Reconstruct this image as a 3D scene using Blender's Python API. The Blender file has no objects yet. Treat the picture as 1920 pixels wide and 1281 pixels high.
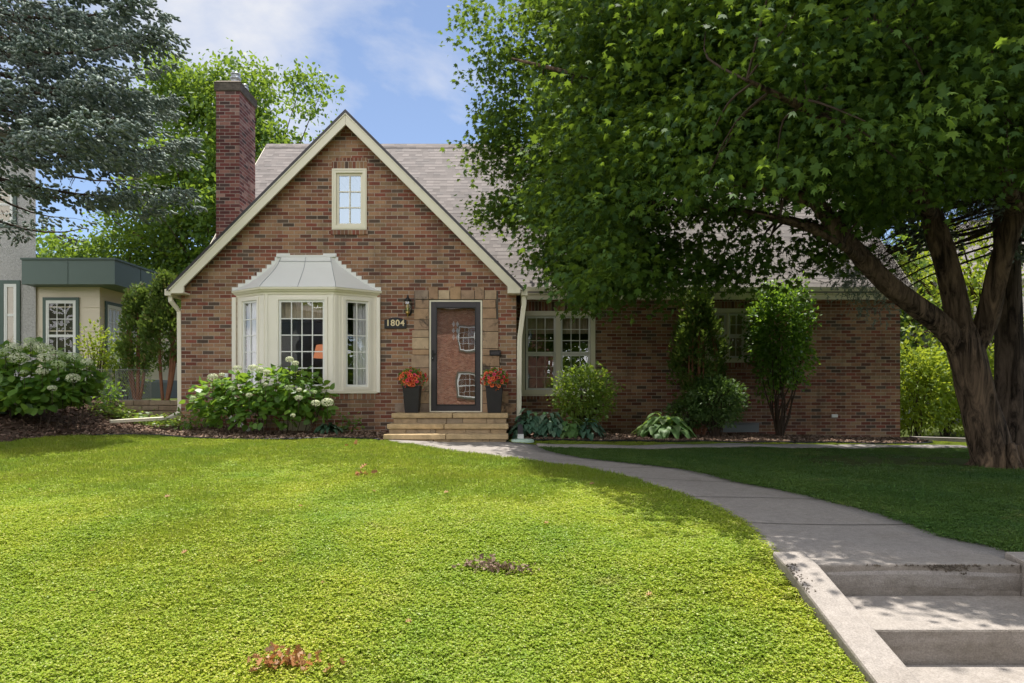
import bpy, bmesh, math, random
import numpy as np
from mathutils import Vector

# ---------------------------------------------------------------- camera, sky, sun, exposure
SC = bpy.context.scene
ZC = 1.6                      # camera height, metres (z = 0 is the street pavement)
F = 1280.0                    # focal length in photo pixels (24 mm on 36 mm, 1920 px)
HY = 738.0                    # row of the horizon
cam_d = bpy.data.cameras.new("camera"); cam = bpy.data.objects.new("camera", cam_d)
SC.collection.objects.link(cam); SC.camera = cam
cam.location = (0, 0, ZC); cam.rotation_euler = (math.radians(90), 0, 0)
cam_d.sensor_width = 36; cam_d.lens = 24; cam_d.shift_y = (HY - 640.5) / 1920
cam_d.clip_start = 0.05; cam_d.clip_end = 2000

SUN_EL, SUN_AZ = 77.5, 4.0    # azimuth clockwise from +Y (behind the house)
world = bpy.data.worlds.new("World"); SC.world = world; world.use_nodes = True
wn, wl = world.node_tree.nodes, world.node_tree.links
wn.clear()
wo = wn.new("ShaderNodeOutputWorld"); bg = wn.new("ShaderNodeBackground")
sky = wn.new("ShaderNodeTexSky"); sky.sky_type = 'NISHITA'; sky.sun_disc = False
sky.sun_elevation = math.radians(SUN_EL); sky.sun_rotation = math.radians(SUN_AZ)
sky.air_density = 0.8; sky.dust_density = 0.0; sky.ozone_density = 3.0
bg.inputs[1].default_value = 0.12
# thin summer clouds: noise over the sky direction
tc = wn.new("ShaderNodeTexCoord"); sep = wn.new("ShaderNodeSeparateXYZ"); wl.new(tc.outputs['Generated'], sep.inputs[0])
def wmath(op, a, b=None):
    n = wn.new("ShaderNodeMath"); n.operation = op
    for i, v in enumerate((a, b)):
        if v is None: continue
        if isinstance(v, (int, float)): n.inputs[i].default_value = v
        else: wl.new(v, n.inputs[i])
    return n.outputs[0]
zz = wmath('ADD', wmath('MAXIMUM', sep.outputs[2], 0.0), 0.22)
cmb = wn.new("ShaderNodeCombineXYZ")
wl.new(wmath('DIVIDE', sep.outputs[0], zz), cmb.inputs[0]); wl.new(wmath('DIVIDE', sep.outputs[1], zz), cmb.inputs[1])
cmb.inputs[2].default_value = 3.7
cn = wn.new("ShaderNodeTexNoise"); cn.inputs['Scale'].default_value = 1.15; cn.inputs['Detail'].default_value = 9
cn.inputs['Roughness'].default_value = 0.56; cn.inputs['Distortion'].default_value = 0.35
wl.new(cmb.outputs[0], cn.inputs['Vector'])
# thin wisps over the house; unseen cloud street-side and overhead added as facade fill
thick = wmath('ADD', wmath('MULTIPLY', sep.outputs[1], -0.16), wmath('MULTIPLY', sep.outputs[0], -0.10))
left = wmath('MULTIPLY', wmath('MAXIMUM', wmath('SUBTRACT', sep.outputs[2], 0.62), 0.0), 0.35)
cover = wmath('ADD', wmath('ADD', cn.outputs['Fac'], thick), left)
cr = wn.new("ShaderNodeValToRGB"); cr.color_ramp.elements[0].position = 0.425; cr.color_ramp.elements[1].position = 0.625; cr.color_ramp.elements[0].color = (0.13, 0.13, 0.13, 1)
wl.new(cover, cr.inputs[0])
cb = wn.new("ShaderNodeMapRange"); wl.new(sep.outputs[1], cb.inputs['Value'])
cb.inputs['From Min'].default_value = 0.55; cb.inputs['From Max'].default_value = -0.2; cb.inputs['To Min'].default_value = 5.0; cb.inputs['To Max'].default_value = 8.5
cc_ = wn.new("ShaderNodeCombineColor")
ce = wn.new("ShaderNodeMapRange"); wl.new(sep.outputs[2], ce.inputs['Value'])      # low street-side cloud brightened, overhead cloud dimmed, to throw added fill on the facade
ce.inputs['From Min'].default_value = 0.25; ce.inputs['From Max'].default_value = 0.80; ce.inputs['To Min'].default_value = 1.75; ce.inputs['To Max'].default_value = 0.45
cbm = wn.new("ShaderNodeMapRange"); wl.new(sep.outputs[1], cbm.inputs['Value'])
cbm.inputs['From Min'].default_value = 0.3; cbm.inputs['From Max'].default_value = -0.2
el_ = wmath('ADD', wmath('MULTIPLY', cbm.outputs[0], wmath('SUBTRACT', ce.outputs[0], 1.0)), 1.0)
cb_ = wmath('MULTIPLY', cb.outputs[0], el_)
for i_, k_ in enumerate((1.0, 1.0, 1.02)): wl.new(wmath('MULTIPLY', cb_, k_), cc_.inputs[i_])
mx = wn.new("ShaderNodeMix"); mx.data_type = 'RGBA'
wl.new(cr.outputs['Color'], mx.inputs[0]); wl.new(sky.outputs[0], mx.inputs[6]); wl.new(cc_.outputs[0], mx.inputs[7])
wl.new(mx.outputs[2], bg.inputs[0]); wl.new(bg.outputs[0], wo.inputs[0])

sd = bpy.data.lights.new("sun", 'SUN'); so = bpy.data.objects.new("sun", sd); SC.collection.objects.link(so)
sd.energy = 4.7; sd.angle = math.radians(0.5); sd.color = (1.0, 0.955, 0.87)
_e, _a = math.radians(SUN_EL), math.radians(SUN_AZ)
SUNV = Vector((math.sin(_a) * math.cos(_e), math.cos(_a) * math.cos(_e), math.sin(_e)))
so.rotation_euler = SUNV.to_track_quat('Z', 'Y').to_euler(); so.location = (3, 10, 30)

SC.view_settings.view_transform = 'Standard'; SC.view_settings.look = 'None'
SC.view_settings.exposure = 0.62; SC.view_settings.gamma = 1.0
SC.cycles.max_bounces = 8; SC.cycles.transparent_max_bounces = 12; SC.cycles.transmission_bounces = 4
SC.cycles.diffuse_bounces = 4; SC.cycles.glossy_bounces = 3
SC.cycles.use_denoising = True; SC.cycles.sample_clamp_indirect = 6

rng = np.random.default_rng(7); random.seed(7)
COL = SC.collection

def P(px, py, Y): return Vector(((px - 960) / F * Y, Y, ZC - (py - HY) / F * Y))
def X(px, Y): return (px - 960) / F * Y
def Zp(py, Y): return ZC - (py - HY) / F * Y

# ---------------------------------------------------------------- terrain
def ss(v, a, b):
    t = np.clip((np.asarray(v, float) - a) / (b - a), 0, 1); return t * t * (3 - 2 * t)
def hgt(x, y):
    x = np.asarray(x, float); y = np.asarray(y, float)
    z = -0.92 + 0.0164 * np.clip(y - 3.7, 0, 9.5)
    z = z - 0.024 * np.clip(x, -9, 9) * ss(y, 5, 11)
    d = np.clip(3.98 - y, 0, 9); b1 = np.minimum(0.262 * d * d / (d + 0.12), 0.60)
    d = np.clip(5.2 - y, 0, 9); b2 = np.minimum(0.262 * d * d / (d + 2.0), 0.60); w = ss(x, 0.1, 1.3); z = z - (b1 * w + b2 * (1 - w))
    z = z + 0.46 * ss(-x, 6.4, 8.7) * ss(y, 8.9, 11.3)
    t = ss(y, 13.56, 13.62) * ss(-x, 5.98, 6.04)
    z = z * (1 - t) - 0.15 * t
    z = z + 0.012 * np.sin(x * 1.9 + 0.7) * np.sin(y * 1.3) + 0.006 * np.sin(x * 4.3 + y * 3.1)
    z = np.where(y < 1.7, -1.52, z)
    return z + ZC
def G(px, py):
    """where the sight line through a photo pixel meets the terrain"""
    lo, hi = 1.75, 40.0
    for Y in np.arange(1.75, 30, 0.05):
        if ZC - (py - HY) / F * Y <= hgt((px - 960) / F * Y, Y): hi = Y; lo = Y - 0.05; break
    for _ in range(20):
        m = (lo + hi) / 2
        if ZC - (py - HY) / F * m <= hgt((px - 960) / F * m, m): hi = m
        else: lo = m
    return ((px - 960) / F * hi, hi)
def inpoly(px, py, poly):
    px = np.asarray(px); c = np.zeros(px.shape, bool); n = len(poly); j = n - 1
    for i in range(n):
        xi, yi = poly[i]; xj, yj = poly[j]
        if yi != yj:
            c ^= ((yi > py) != (yj > py)) & (px < (xj - xi) * (py - yi) / (yj - yi) + xi)
        j = i
    return c

# ---------------------------------------------------------------- object helpers
W = {}
def props(o, label=None, cat=None, group=None, kind=None):
    for k, v in (('label', label), ('category', cat), ('group', group), ('kind', kind)):
        if v: o[k] = v
    return o
def empty(name, loc, label=None, cat=None, group=None):
    o = bpy.data.objects.new(name, None); COL.objects.link(o); o.location = loc; o.empty_display_size = 0.2
    W[o.name] = Vector(loc); return props(o, label, cat, group)
def link_mesh(name, me, mat, parent):
    o = bpy.data.objects.new(name, me); COL.objects.link(o)
    for m in (mat if isinstance(mat, (list, tuple)) else [mat]): me.materials.append(m)
    if parent is not None: o.parent = parent
    return o
def np_mesh(name, verts, faces, mat, parent=None, origin=None, smooth=False, extra=None, uv=None):
    """verts (n,3); faces: (m,k) int array; extra: further (m2,k2) face arrays"""
    verts = np.asarray(verts, np.float32)
    if parent is not None: org = W[parent.name]
    elif origin is not None: org = Vector(origin)
    else: org = Vector(((verts[:, 0].min() + verts[:, 0].max()) / 2, (verts[:, 1].min() + verts[:, 1].max()) / 2, verts[:, 2].min()))
    verts = verts - np.array(org, np.float32)
    me = bpy.data.meshes.new(name)
    arrs = [np.asarray(faces, np.int32)] + [np.asarray(e, np.int32) for e in (extra or [])]
    loops = np.concatenate([a.ravel() for a in arrs]); tot = np.concatenate([np.full(len(a), a.shape[1], np.int32) for a in arrs])
    start = np.concatenate([[0], np.cumsum(tot)[:-1]]).astype(np.int32)
    me.vertices.add(len(verts)); me.vertices.foreach_set('co', verts.ravel())
    me.loops.add(len(loops)); me.loops.foreach_set('vertex_index', loops)
    me.polygons.add(len(tot)); me.polygons.foreach_set('loop_start', start); me.polygons.foreach_set('loop_total', tot)
    if smooth: me.polygons.foreach_set('use_smooth', np.ones(len(tot), bool))
    me.update(calc_edges=True); me.validate()
    o = link_mesh(name, me, mat, parent)
    W[o.name] = org
    if parent is None: o.location = org
    return o

class MB:
    def __init__(s): s.v = []; s.f = []; s.sm = []
    def add(s, vs, fs, smooth=False):
        b = len(s.v); s.v += [tuple(v) for v in vs]; s.f += [tuple(i + b for i in f) for f in fs]; s.sm += [smooth] * len(fs); return s
    def box(s, x0, x1, y0, y1, z0, z1):
        return s.hexa([(x0, y0, z0), (x1, y0, z0), (x1, y1, z0), (x0, y1, z0), (x0, y0, z1), (x1, y0, z1), (x1, y1, z1), (x0, y1, z1)])
    def hexa(s, c):
        return s.add(c, [(0, 3, 2, 1), (4, 5, 6, 7), (0, 1, 5, 4), (1, 2, 6, 5), (2, 3, 7, 6), (3, 0, 4, 7)])
    def fbox(s, fr, u0, u1, n0, n1, v0, v1):
        O, U, N = fr; Z = Vector((0, 0, 1))
        q = lambda u, n, v: O + U * u + N * n + Z * v
        # corner order keeps the faces outward for U x N pointing down (N towards the viewer)
        return s.hexa([q(u0, n1, v0), q(u1, n1, v0), q(u1, n0, v0), q(u0, n0, v0), q(u0, n1, v1), q(u1, n1, v1), q(u1, n0, v1), q(u0, n0, v1)])
    def prism(s, poly, y0, y1):
        """poly: (x,z) points anticlockwise seen from -Y; extruded along Y"""
        n = len(poly)
        s.add([(x, y0, z) for x, z in poly] + [(x, y1, z) for x, z in poly],
              [tuple(range(n)), tuple(range(2 * n - 1, n - 1, -1))] + [(i + n, (i + 1) % n + n, (i + 1) % n, i) for i in range(n)])
        return s
    def vprism(s, poly, z0, z1):
        """poly: (x,y) anticlockwise from above, extruded up; z may be callables"""
        n = len(poly)
        s.add([(x, y, z0) for x, y in poly] + [(x, y, z1) for x, y in poly],
              [tuple(range(n - 1, -1, -1)), tuple(range(n, 2 * n))] + [(i, (i + 1) % n, (i + 1) % n + n, i + n) for i in range(n)])
        return s
    def lathe(s, cx, cy, prof, n=16, smooth=True, sx=1, sy=1):
        """prof: (r,z) from bottom to top"""
        vs = []; fs = []
        for r, z in prof:
            for k in range(n):
                a = 2 * math.pi * k / n; vs.append((cx + r * sx * math.cos(a), cy + r * sy * math.sin(a), z))
        for j in range(len(prof) - 1):
            for k in range(n):
                k2 = (k + 1) % n; fs.append((j * n + k, j * n + k2, (j + 1) * n + k2, (j + 1) * n + k))
        s.add(vs, fs, smooth)
        b = len(s.v) - len(vs)
        s.f.append(tuple(b + n - 1 - k for k in range(n))); s.sm.append(False)
        t = b + (len(prof) - 1) * n
        s.f.append(tuple(t + k for k in range(n))); s.sm.append(False)
        return s
    def tube(s, pts, rad, n=8, smooth=True, wob=0.0, caps=True):
        pts = [Vector(p) for p in pts]; m = len(pts)
        if isinstance(rad, (int, float)): rad = [rad] * m
        up = Vector((0.3, 0.9, 0.1)); vs = []; fs = []; rr = []
        ph = random.random() * 6
        for i, p in enumerate(pts):
            d = (pts[min(i + 1, m - 1)] - pts[max(i - 1, 0)]).normalized()
            a = up - d * up.dot(d)
            if a.length < 1e-4: a = Vector((1, 0, 0)) - d * d.x
            a.normalize(); b = d.cross(a); up = a
            for k in range(n):
                t = 2 * math.pi * k / n
                r = rad[i] * (1 + wob * (math.sin(3 * t + ph) * 0.5 + math.sin(5 * t + i * 0.35 + ph) * 0.35 + math.sin(7 * t - i * 0.5) * .25)) if wob else rad[i]
                vs.append(p + a * (r * math.cos(t)) + b * (r * math.sin(t)))
        for i in range(m - 1):
            for k in range(n):
                k2 = (k + 1) % n; fs.append((i * n + k, i * n + k2, (i + 1) * n + k2, (i + 1) * n + k))
        s.add(vs, fs, smooth)
        if caps:
            b0 = len(s.v) - len(vs)
            s.f.append(tuple(b0 + n - 1 - k for k in range(n))); s.sm.append(False)
            s.f.append(tuple(b0 + (m - 1) * n + k for k in range(n))); s.sm.append(False)
        return s
    def build(s, name, mat, parent=None, origin=None, bevel=0.0):
        v = np.array([tuple(p) for p in s.v], np.float32)
        if parent is not None: org = W[parent.name]
        elif origin is not None: org = Vector(origin)
        else: org = Vector(((v[:, 0].min() + v[:, 0].max()) / 2, (v[:, 1].min() + v[:, 1].max()) / 2, v[:, 2].min()))
        v = v - np.array(org, np.float32)
        me = bpy.data.meshes.new(name); me.from_pydata(v.tolist(), [], s.f)
        me.polygons.foreach_set('use_smooth', s.sm); me.update()
        o = link_mesh(name, me, mat, parent); W[o.name] = org
        if parent is None: o.location = org
        if bevel:
            m = o.modifiers.new('bevel', 'BEVEL'); m.width = bevel; m.segments = 2; m.limit_method = 'ANGLE'
        return o

def catmull(pts, n=6):
    pts = [Vector(p) for p in pts]; out = []
    q = [pts[0]] + pts + [pts[-1]]
    for i in range(1, len(q) - 2):
        p0, p1, p2, p3 = q[i - 1], q[i], q[i + 1], q[i + 2]
        for k in range(n):
            t = k / n
            out.append(0.5 * ((2 * p1) + (p2 - p0) * t + (2 * p0 - 5 * p1 + 4 * p2 - p3) * t * t + (3 * p1 - p0 - 3 * p2 + p3) * t ** 3))
    out.append(pts[-1]); return out
def lerp_list(r, n):
    r = list(r); return [float(np.interp(i / (n - 1) * (len(r) - 1), range(len(r)), r)) for i in range(n)]

# ---------------------------------------------------------------- materials
class NT:
    def __init__(s, name):
        s.m = bpy.data.materials.new(name); s.m.use_nodes = True; s.t = s.m.node_tree; s.t.nodes.clear()
        s.out = s.t.nodes.new("ShaderNodeOutputMaterial")
    def n(s, typ, **kw):
        o = s.t.nodes.new(typ)
        for k, v in kw.items():
            if hasattr(o, k): setattr(o, k, v)
        return o
    def l(s, a, b): s.t.links.new(a, b)
    def put(s, v, inp):
        if isinstance(v, (int, float, tuple)): inp.default_value = v
        else: s.l(v, inp)
    def math(s, op, a, b=0.0, c=0.0):
        o = s.n("ShaderNodeMath"); o.operation = op
        for i, v in enumerate((a, b, c)): s.put(v, o.inputs[i])
        return o.outputs[0]
    def mix(s, f, a, b, bt='MIX'):
        o = s.n("ShaderNodeMix"); o.data_type = 'RGBA'; o.blend_type = bt
        s.put(f, o.inputs[0])
        for v, i in ((a, 6), (b, 7)): s.put(v if not (isinstance(v, tuple) and len(v) == 3) else v + (1,), o.inputs[i])
        return o.outputs[2]
    def noise(s, vec, scale, detail=3, rough=0.5, dist=0.0):
        o = s.n("ShaderNodeTexNoise"); o.inputs['Scale'].default_value = scale; o.inputs['Detail'].default_value = detail
        o.inputs['Roughness'].default_value = rough; o.inputs['Distortion'].default_value = dist
        if vec is not None: s.l(vec, o.inputs['Vector'])
        return o.outputs['Fac']
    def ramp(s, f, stops, interp='LINEAR'):
        o = s.n("ShaderNodeValToRGB"); r = o.color_ramp; r.interpolation = interp
        while len(r.elements) < len(stops): r.elements.new(0.5)
        for e, (p, c) in zip(r.elements, stops):
            e.position = p; e.color = (c if isinstance(c, tuple) else (c, c, c)) + (1,)
        s.l(f, o.inputs[0]); return o.outputs[0]
    def scale(s, vec, v3):
        o = s.n("ShaderNodeVectorMath"); o.operation = 'MULTIPLY'; s.l(vec, o.inputs[0]); o.inputs[1].default_value = v3; return o.outputs[0]
    def obj(s): return s.n("ShaderNodeTexCoord").outputs['Object']
    def geo(s, k): return s.n("ShaderNodeNewGeometry").outputs[k]
    def bump(s, h, strength=0.3, dist=0.01):
        o = s.n("ShaderNodeBump"); o.inputs['Strength'].default_value = strength; o.inputs['Distance'].default_value = dist
        s.l(h, o.inputs['Height']); return o.outputs[0]
    def principled(s, col, rough=0.6, bump=None, spec=0.3, metal=0.0):
        b = s.n("ShaderNodeBsdfPrincipled")
        s.put(col if not (isinstance(col, tuple) and len(col) == 3) else col + (1,), b.inputs['Base Color'])
        s.put(rough, b.inputs['Roughness']); b.inputs['Metallic'].default_value = metal
        b.inputs['Specular IOR Level'].default_value = spec
        if bump is not None: s.l(bump, b.inputs['Normal'])
        return b.outputs[0]
    def done(s, sh): s.l(sh, s.out.inputs[0]); return s.m

def simple(name, col, rough=0.5, var=0.12, nscale=6, bump=0.15, bscale=40, metal=0.0, spec=0.3):
    t = NT(name); o = t.obj()
    n = t.noise(o, nscale, 4)
    c = t.mix(t.math('MULTIPLY', n, 1.0), tuple(c * (1 - var) for c in col), tuple(min(1, c * (1 + var)) for c in col))
    bp = t.bump(t.noise(o, bscale, 3), bump, 0.004)
    return t.done(t.principled(c, rough, bp, spec, metal))

def brick(name, ramp, mortar=(0.50, 0.42, 0.345), bw=0.2065, bh=0.0677, soldier=False, dark_low=False):
    t = NT(name)
    pos = t.geo('Position'); nrm = t.geo('Normal')
    sp = t.n("ShaderNodeSeparateXYZ"); t.l(pos, sp.inputs[0]); sn = t.n("ShaderNodeSeparateXYZ"); t.l(nrm, sn.inputs[0])
    side = t.math('GREATER_THAN', t.math('ABSOLUTE', sn.outputs[0]), 0.75)
    u = t.math('ADD', t.math('MULTIPLY', sp.outputs[0], t.math('SUBTRACT', 1.0, side)), t.math('MULTIPLY', sp.outputs[1], side))
    v = sp.outputs[2]
    # slightly wavy joints
    wob = t.math('MULTIPLY', t.math('SUBTRACT', t.noise(pos, 9, 2), 0.5), 0.006)
    u = t.math('ADD', u, wob); v = t.math('ADD', v, wob)
    if soldier: u, v = v, u; u = t.math('ADD', t.math('MULTIPLY', u, 0.98), 0.0)
    r = t.math('DIVIDE', v, bh); row = t.math('FLOOR', r); fr = t.math('FRACT', r)
    off = t.math('MULTIPLY', t.math('FLOORED_MODULO', row, 2.0), 0.0 if soldier else 0.5)
    cc = t.math('ADD', t.math('DIVIDE', u, bw), t.math('ADD', off, 1000.0)); colm = t.math('FLOOR', cc); fc = t.math('FRACT', cc)
    mj = 0.0095
    def edge(f, size):  # 0 in the joint, 1 on the brick
        d = t.math('MULTIPLY', t.math('MINIMUM', f, t.math('SUBTRACT', 1.0, f)), size)
        o = t.n("ShaderNodeMapRange"); o.interpolation_type = 'SMOOTHSTEP'; t.l(d, o.inputs['Value'])
        o.inputs['From Min'].default_value = mj * 0.38; o.inputs['From Max'].default_value = mj * 0.72
        return o.outputs[0]
    m = edge(fr, bh)
    if not soldier: m = t.math('MULTIPLY', m, edge(fc, bw))
    cv = t.n("ShaderNodeCombineXYZ"); t.l(colm, cv.inputs[0]); t.l(row, cv.inputs[1]); t.l(side, cv.inputs[2])
    wnn = t.n("ShaderNodeTexWhiteNoise"); wnn.noise_dimensions = '3D'; t.l(cv.outputs[0], wnn.inputs['Vector'])
    c = t.ramp(wnn.outputs['Value'], ramp, 'CONSTANT')
    # each brick its own value plus fine scoring
    cv2 = t.n("ShaderNodeCombineXYZ"); t.l(row, cv2.inputs[0]); t.l(colm, cv2.inputs[1]); cv2.inputs[2].default_value = 5.3
    w2 = t.n("ShaderNodeTexWhiteNoise"); w2.noise_dimensions = '3D'; t.l(cv2.outputs[0], w2.inputs['Vector'])
    c = t.mix(1.0, c, t.ramp(w2.outputs['Value'], [(0, 0.85), (1, 1.30)]), 'MULTIPLY')
    sc = t.noise(t.scale(pos, (70, 70, 12)), 1.6, 3, 0.7)
    c = t.mix(1.0, c, t.ramp(sc, [(0.25, 0.80), (0.75, 1.15)]), 'MULTIPLY')
    big = t.noise(pos, 0.9, 4, 0.6)
    c = t.mix(1.0, c, t.ramp(big, [(0.3, 0.84), (0.7, 1.12)]), 'MULTIPLY')
    mo = t.mix(t.noise(pos, 30, 3), tuple(x * 0.72 for x in mortar), mortar)
    c = t.mix(m, mo, c)
    st_ = t.noise(t.scale(pos, (1.6, 1.6, .28)), 1.9, 5, 0.7)      # water streaks and soot
    c = t.mix(t.ramp(st_, [(0.50, 0.0), (0.72, 0.45)]), c, (0.075, 0.055, 0.045))
    h = t.math('ADD', t.math('MULTIPLY', m, 1.0), t.math('MULTIPLY', sc, 0.25))
    return t.done(t.principled(c, 0.85, t.bump(h, 0.8, 0.006), 0.2))

RAMP_F = [(0, (0.295, 0.155, 0.090)), (0.16, (0.205, 0.076, 0.050)), (0.30, (0.320, 0.185, 0.108)), (0.46, (0.262, 0.120, 0.073)), (0.58, (0.160, 0.072, 0.052)),
          (0.68, (0.320, 0.210, 0.125)), (0.78, (0.110, 0.076, 0.058)), (0.86, (0.225, 0.074, 0.051)), (0.92, (0.290, 0.162, 0.098))]
RAMP_C = [(0, (0.25, 0.095, 0.078)), (0.2, (0.18, 0.058, 0.052)), (0.38, (0.30, 0.145, 0.115)), (0.55, (0.21, 0.075, 0.065)), (0.7, (0.13, 0.05, 0.048)),
          (0.82, (0.34, 0.20, 0.165)), (0.92, (0.10, 0.06, 0.055))]
RAMP_O = [(0, (0.33, 0.15, 0.10)), (0.3, (0.26, 0.10, 0.07)), (0.6, (0.38, 0.20, 0.14)), (0.85, (0.2, 0.08, 0.06))]
M = {}
M['brick'] = brick('brick_wall', RAMP_F)
M['brick_soldier'] = brick('brick_soldier', RAMP_F, soldier=False, bw=0.0677, bh=0.2065)
M['brick_chimney'] = brick('brick_chimney', RAMP_C, mortar=(0.46, 0.39, 0.34))
M['brick_far'] = brick('brick_far', RAMP_O)
M['cream'] = simple('cream_paint', (0.82, 0.77, 0.62), 0.45, 0.05, 3, 0.1, 60)
M['bay_cream'] = simple('bay_paint', (0.85, 0.80, 0.70), 0.45, 0.05, 3, 0.1, 60)
M['white'] = simple('white_paint', (0.78, 0.78, 0.75), 0.4, 0.03, 4, 0.06, 60)
M['dark_frame'] = simple('bronze_door_paint', (0.055, 0.05, 0.055), 0.35, 0.1, 5, 0.05, 60)
M['green_trim'] = simple('green_trim', (0.085, 0.125, 0.105), 0.5, 0.08, 5, 0.1, 50)
M['green_fascia'] = simple('green_fascia', (0.115, 0.16, 0.14), 0.5, 0.06, 3, 0.1, 50)
M['siding'] = simple('tan_siding', (0.74, 0.65, 0.52), 0.6, 0.05, 2, 0.1, 50)
M['grey_siding'] = simple('grey_siding', (0.22, 0.24, 0.25), 0.6, 0.1, 2, 0.1, 50)
M['black'] = simple('black_iron', (0.02, 0.02, 0.022), 0.35, 0.2, 10, 0.1, 60)
M['planter'] = simple('planter_plastic', (0.028, 0.026, 0.027), 0.5, 0.15, 8, 0.15, 90)
M['brass'] = simple('aged_brass', (0.45, 0.30, 0.10), 0.35, 0.3, 20, 0.1, 60, metal=0.9)
M['gold'] = simple('gold_number', (0.75, 0.62, 0.38), 0.45, 0.05, 20, 0.05, 60)
M['galv'] = simple('galvanised', (0.45, 0.47, 0.50), 0.35, 0.15, 12, 0.1, 60, metal=0.6)
M['green_plastic'] = simple('pale_green_plastic', (0.42, 0.55, 0.45), 0.5, 0.1, 8, 0.1, 50)
M['curtain'] = simple('curtain_cloth', (0.66, 0.66, 0.68), 0.9, 0.08, 12, 0.1, 40)
M['tan_cloth'] = simple('tan_cloth', (0.45, 0.38, 0.28), 0.9, 0.15, 12, 0.1, 40)
M['wood'] = simple('varnished_wood', (0.30, 0.12, 0.05), 0.35, 0.3, 9, 0.1, 60)
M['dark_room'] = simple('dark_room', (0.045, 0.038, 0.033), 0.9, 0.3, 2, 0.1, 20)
M['wire'] = simple('wire_mesh', (0.36, 0.36, 0.35), 0.4, 0.1, 9, 0.0, 50, metal=0.5)
M['black_soil'] = simple('joint_dirt', (0.09, 0.08, 0.07), 0.95, 0.3, 20, 0.3, 60)

def m_stucco():
    t = NT('stucco'); o = t.obj()
    n = t.noise(o, 26, 3, 0.6, 1.2); c = t.mix(t.noise(o, 2, 3), (0.50, 0.49, 0.48), (0.62, 0.60, 0.58))
    c = t.mix(1.0, c, t.ramp(n, [(0.3, 0.72), (0.6, 1.05)]), 'MULTIPLY')
    return t.done(t.principled(c, 0.9, t.bump(n, 1.0, 0.04), 0.2))
M['stucco'] = m_stucco()
def m_roof():
    t = NT('asphalt_shingle'); g = t.geo('Position'); sp = t.n("ShaderNodeSeparateXYZ"); t.l(g, sp.inputs[0])
    sn = t.n("ShaderNodeSeparateXYZ"); t.l(t.geo('Normal'), sn.inputs[0])
    side = t.math('GREATER_THAN', t.math('ABSOLUTE', sn.outputs[0]), 0.5)
    u = t.math('ADD', t.math('MULTIPLY', sp.outputs[0], t.math('SUBTRACT', 1.0, side)), t.math('MULTIPLY', sp.outputs[1], side))
    v = t.math('DIVIDE', sp.outputs[2], 0.101)          # 0.143 m exposure on a 45 degree slope
    row = t.math('FLOOR', v); fv = t.math('FRACT', v)
    rn = t.n("ShaderNodeTexWhiteNoise"); rn.noise_dimensions = '1D'; t.l(row, rn.inputs['W'])
    uu = t.math('ADD', t.math('DIVIDE', u, 0.17), t.math('MULTIPLY', rn.outputs['Value'], 7.0)); cu = t.math('FLOOR', uu)
    cv = t.n("ShaderNodeCombineXYZ"); t.l(cu, cv.inputs[0]); t.l(row, cv.inputs[1])
    wnn = t.n("ShaderNodeTexWhiteNoise"); wnn.noise_dimensions = '3D'; t.l(cv.outputs[0], wnn.inputs['Vector'])
    tab = wnn.outputs['Value']
    c = t.ramp(tab, [(0, (0.165, 0.148, 0.142)), (0.35, (0.21, 0.188, 0.180)), (0.7, (0.255, 0.228, 0.218)), (1, (0.18, 0.165, 0.16))])
    edge = t.math('MULTIPLY', t.math('LESS_THAN', fv, 0.17), t.math('GREATER_THAN', tab, 0.40))
    c = t.mix(t.math('MULTIPLY', edge, 0.66), c, (0.045, 0.038, 0.038))
    gr = t.noise(g, 260, 2, 0.7); c = t.mix(1.0, c, t.ramp(gr, [(0.3, 0.8), (0.7, 1.2)]), 'MULTIPLY')
    h = t.math('ADD', t.math('SUBTRACT', 1.0, fv), t.math('MULTIPLY', tab, 0.6))
    return t.done(t.principled(c, 0.92, t.bump(h, 0.6, 0.012), 0.15))
M['roof'] = m_roof()
def m_concrete(name, a, b, dirt=(0.20, 0.17, 0.14)):
    t = NT(name); g = t.geo('Position')
    n1 = t.noise(g, 1.3, 5, 0.6); n2 = t.noise(g, 130, 2, 0.6); n3 = t.noise(g, 3.2, 6, 0.72, 0.8)
    c = t.mix(n1, a, b); c = t.mix(t.ramp(n3, [(0.50, 0.0), (0.72, 0.42)]), c, dirt)
    sn = t.n("ShaderNodeSeparateXYZ"); t.l(t.geo('Normal'), sn.inputs[0]); up = t.math('LESS_THAN', t.math('ABSOLUTE', sn.outputs[2]), 0.5)
    c = t.mix(t.math('MULTIPLY', up, t.ramp(t.noise(t.scale(g, (1, 1, 3)), 4.5, 6, 0.75), [(0.35, 0.15), (0.65, 0.8)])), c, tuple(x * .9 for x in dirt))
    c = t.mix(1.0, c, t.ramp(t.noise(g, 22, 5, 0.8), [(0.32, 0.84), (0.62, 1.08)]), 'MULTIPLY')
    c = t.mix(1.0, c, t.ramp(n2, [(0.3, 0.80), (0.7, 1.15)]), 'MULTIPLY')
    return t.done(t.principled(c, 0.9, t.bump(t.math('ADD', n2, n3), 0.45, 0.008), 0.2))
M['concrete'] = m_concrete('concrete_walk', (0.29, 0.262, 0.245), (0.36, 0.325, 0.30))
M['concrete_steps'] = m_concrete('concrete_stairs', (0.30, 0.27, 0.245), (0.38, 0.34, 0.31))
M['cap'] = m_concrete('chimney_concrete', (0.15, 0.125, 0.10), (0.25, 0.21, 0.17), (0.05, 0.045, 0.04))
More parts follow.
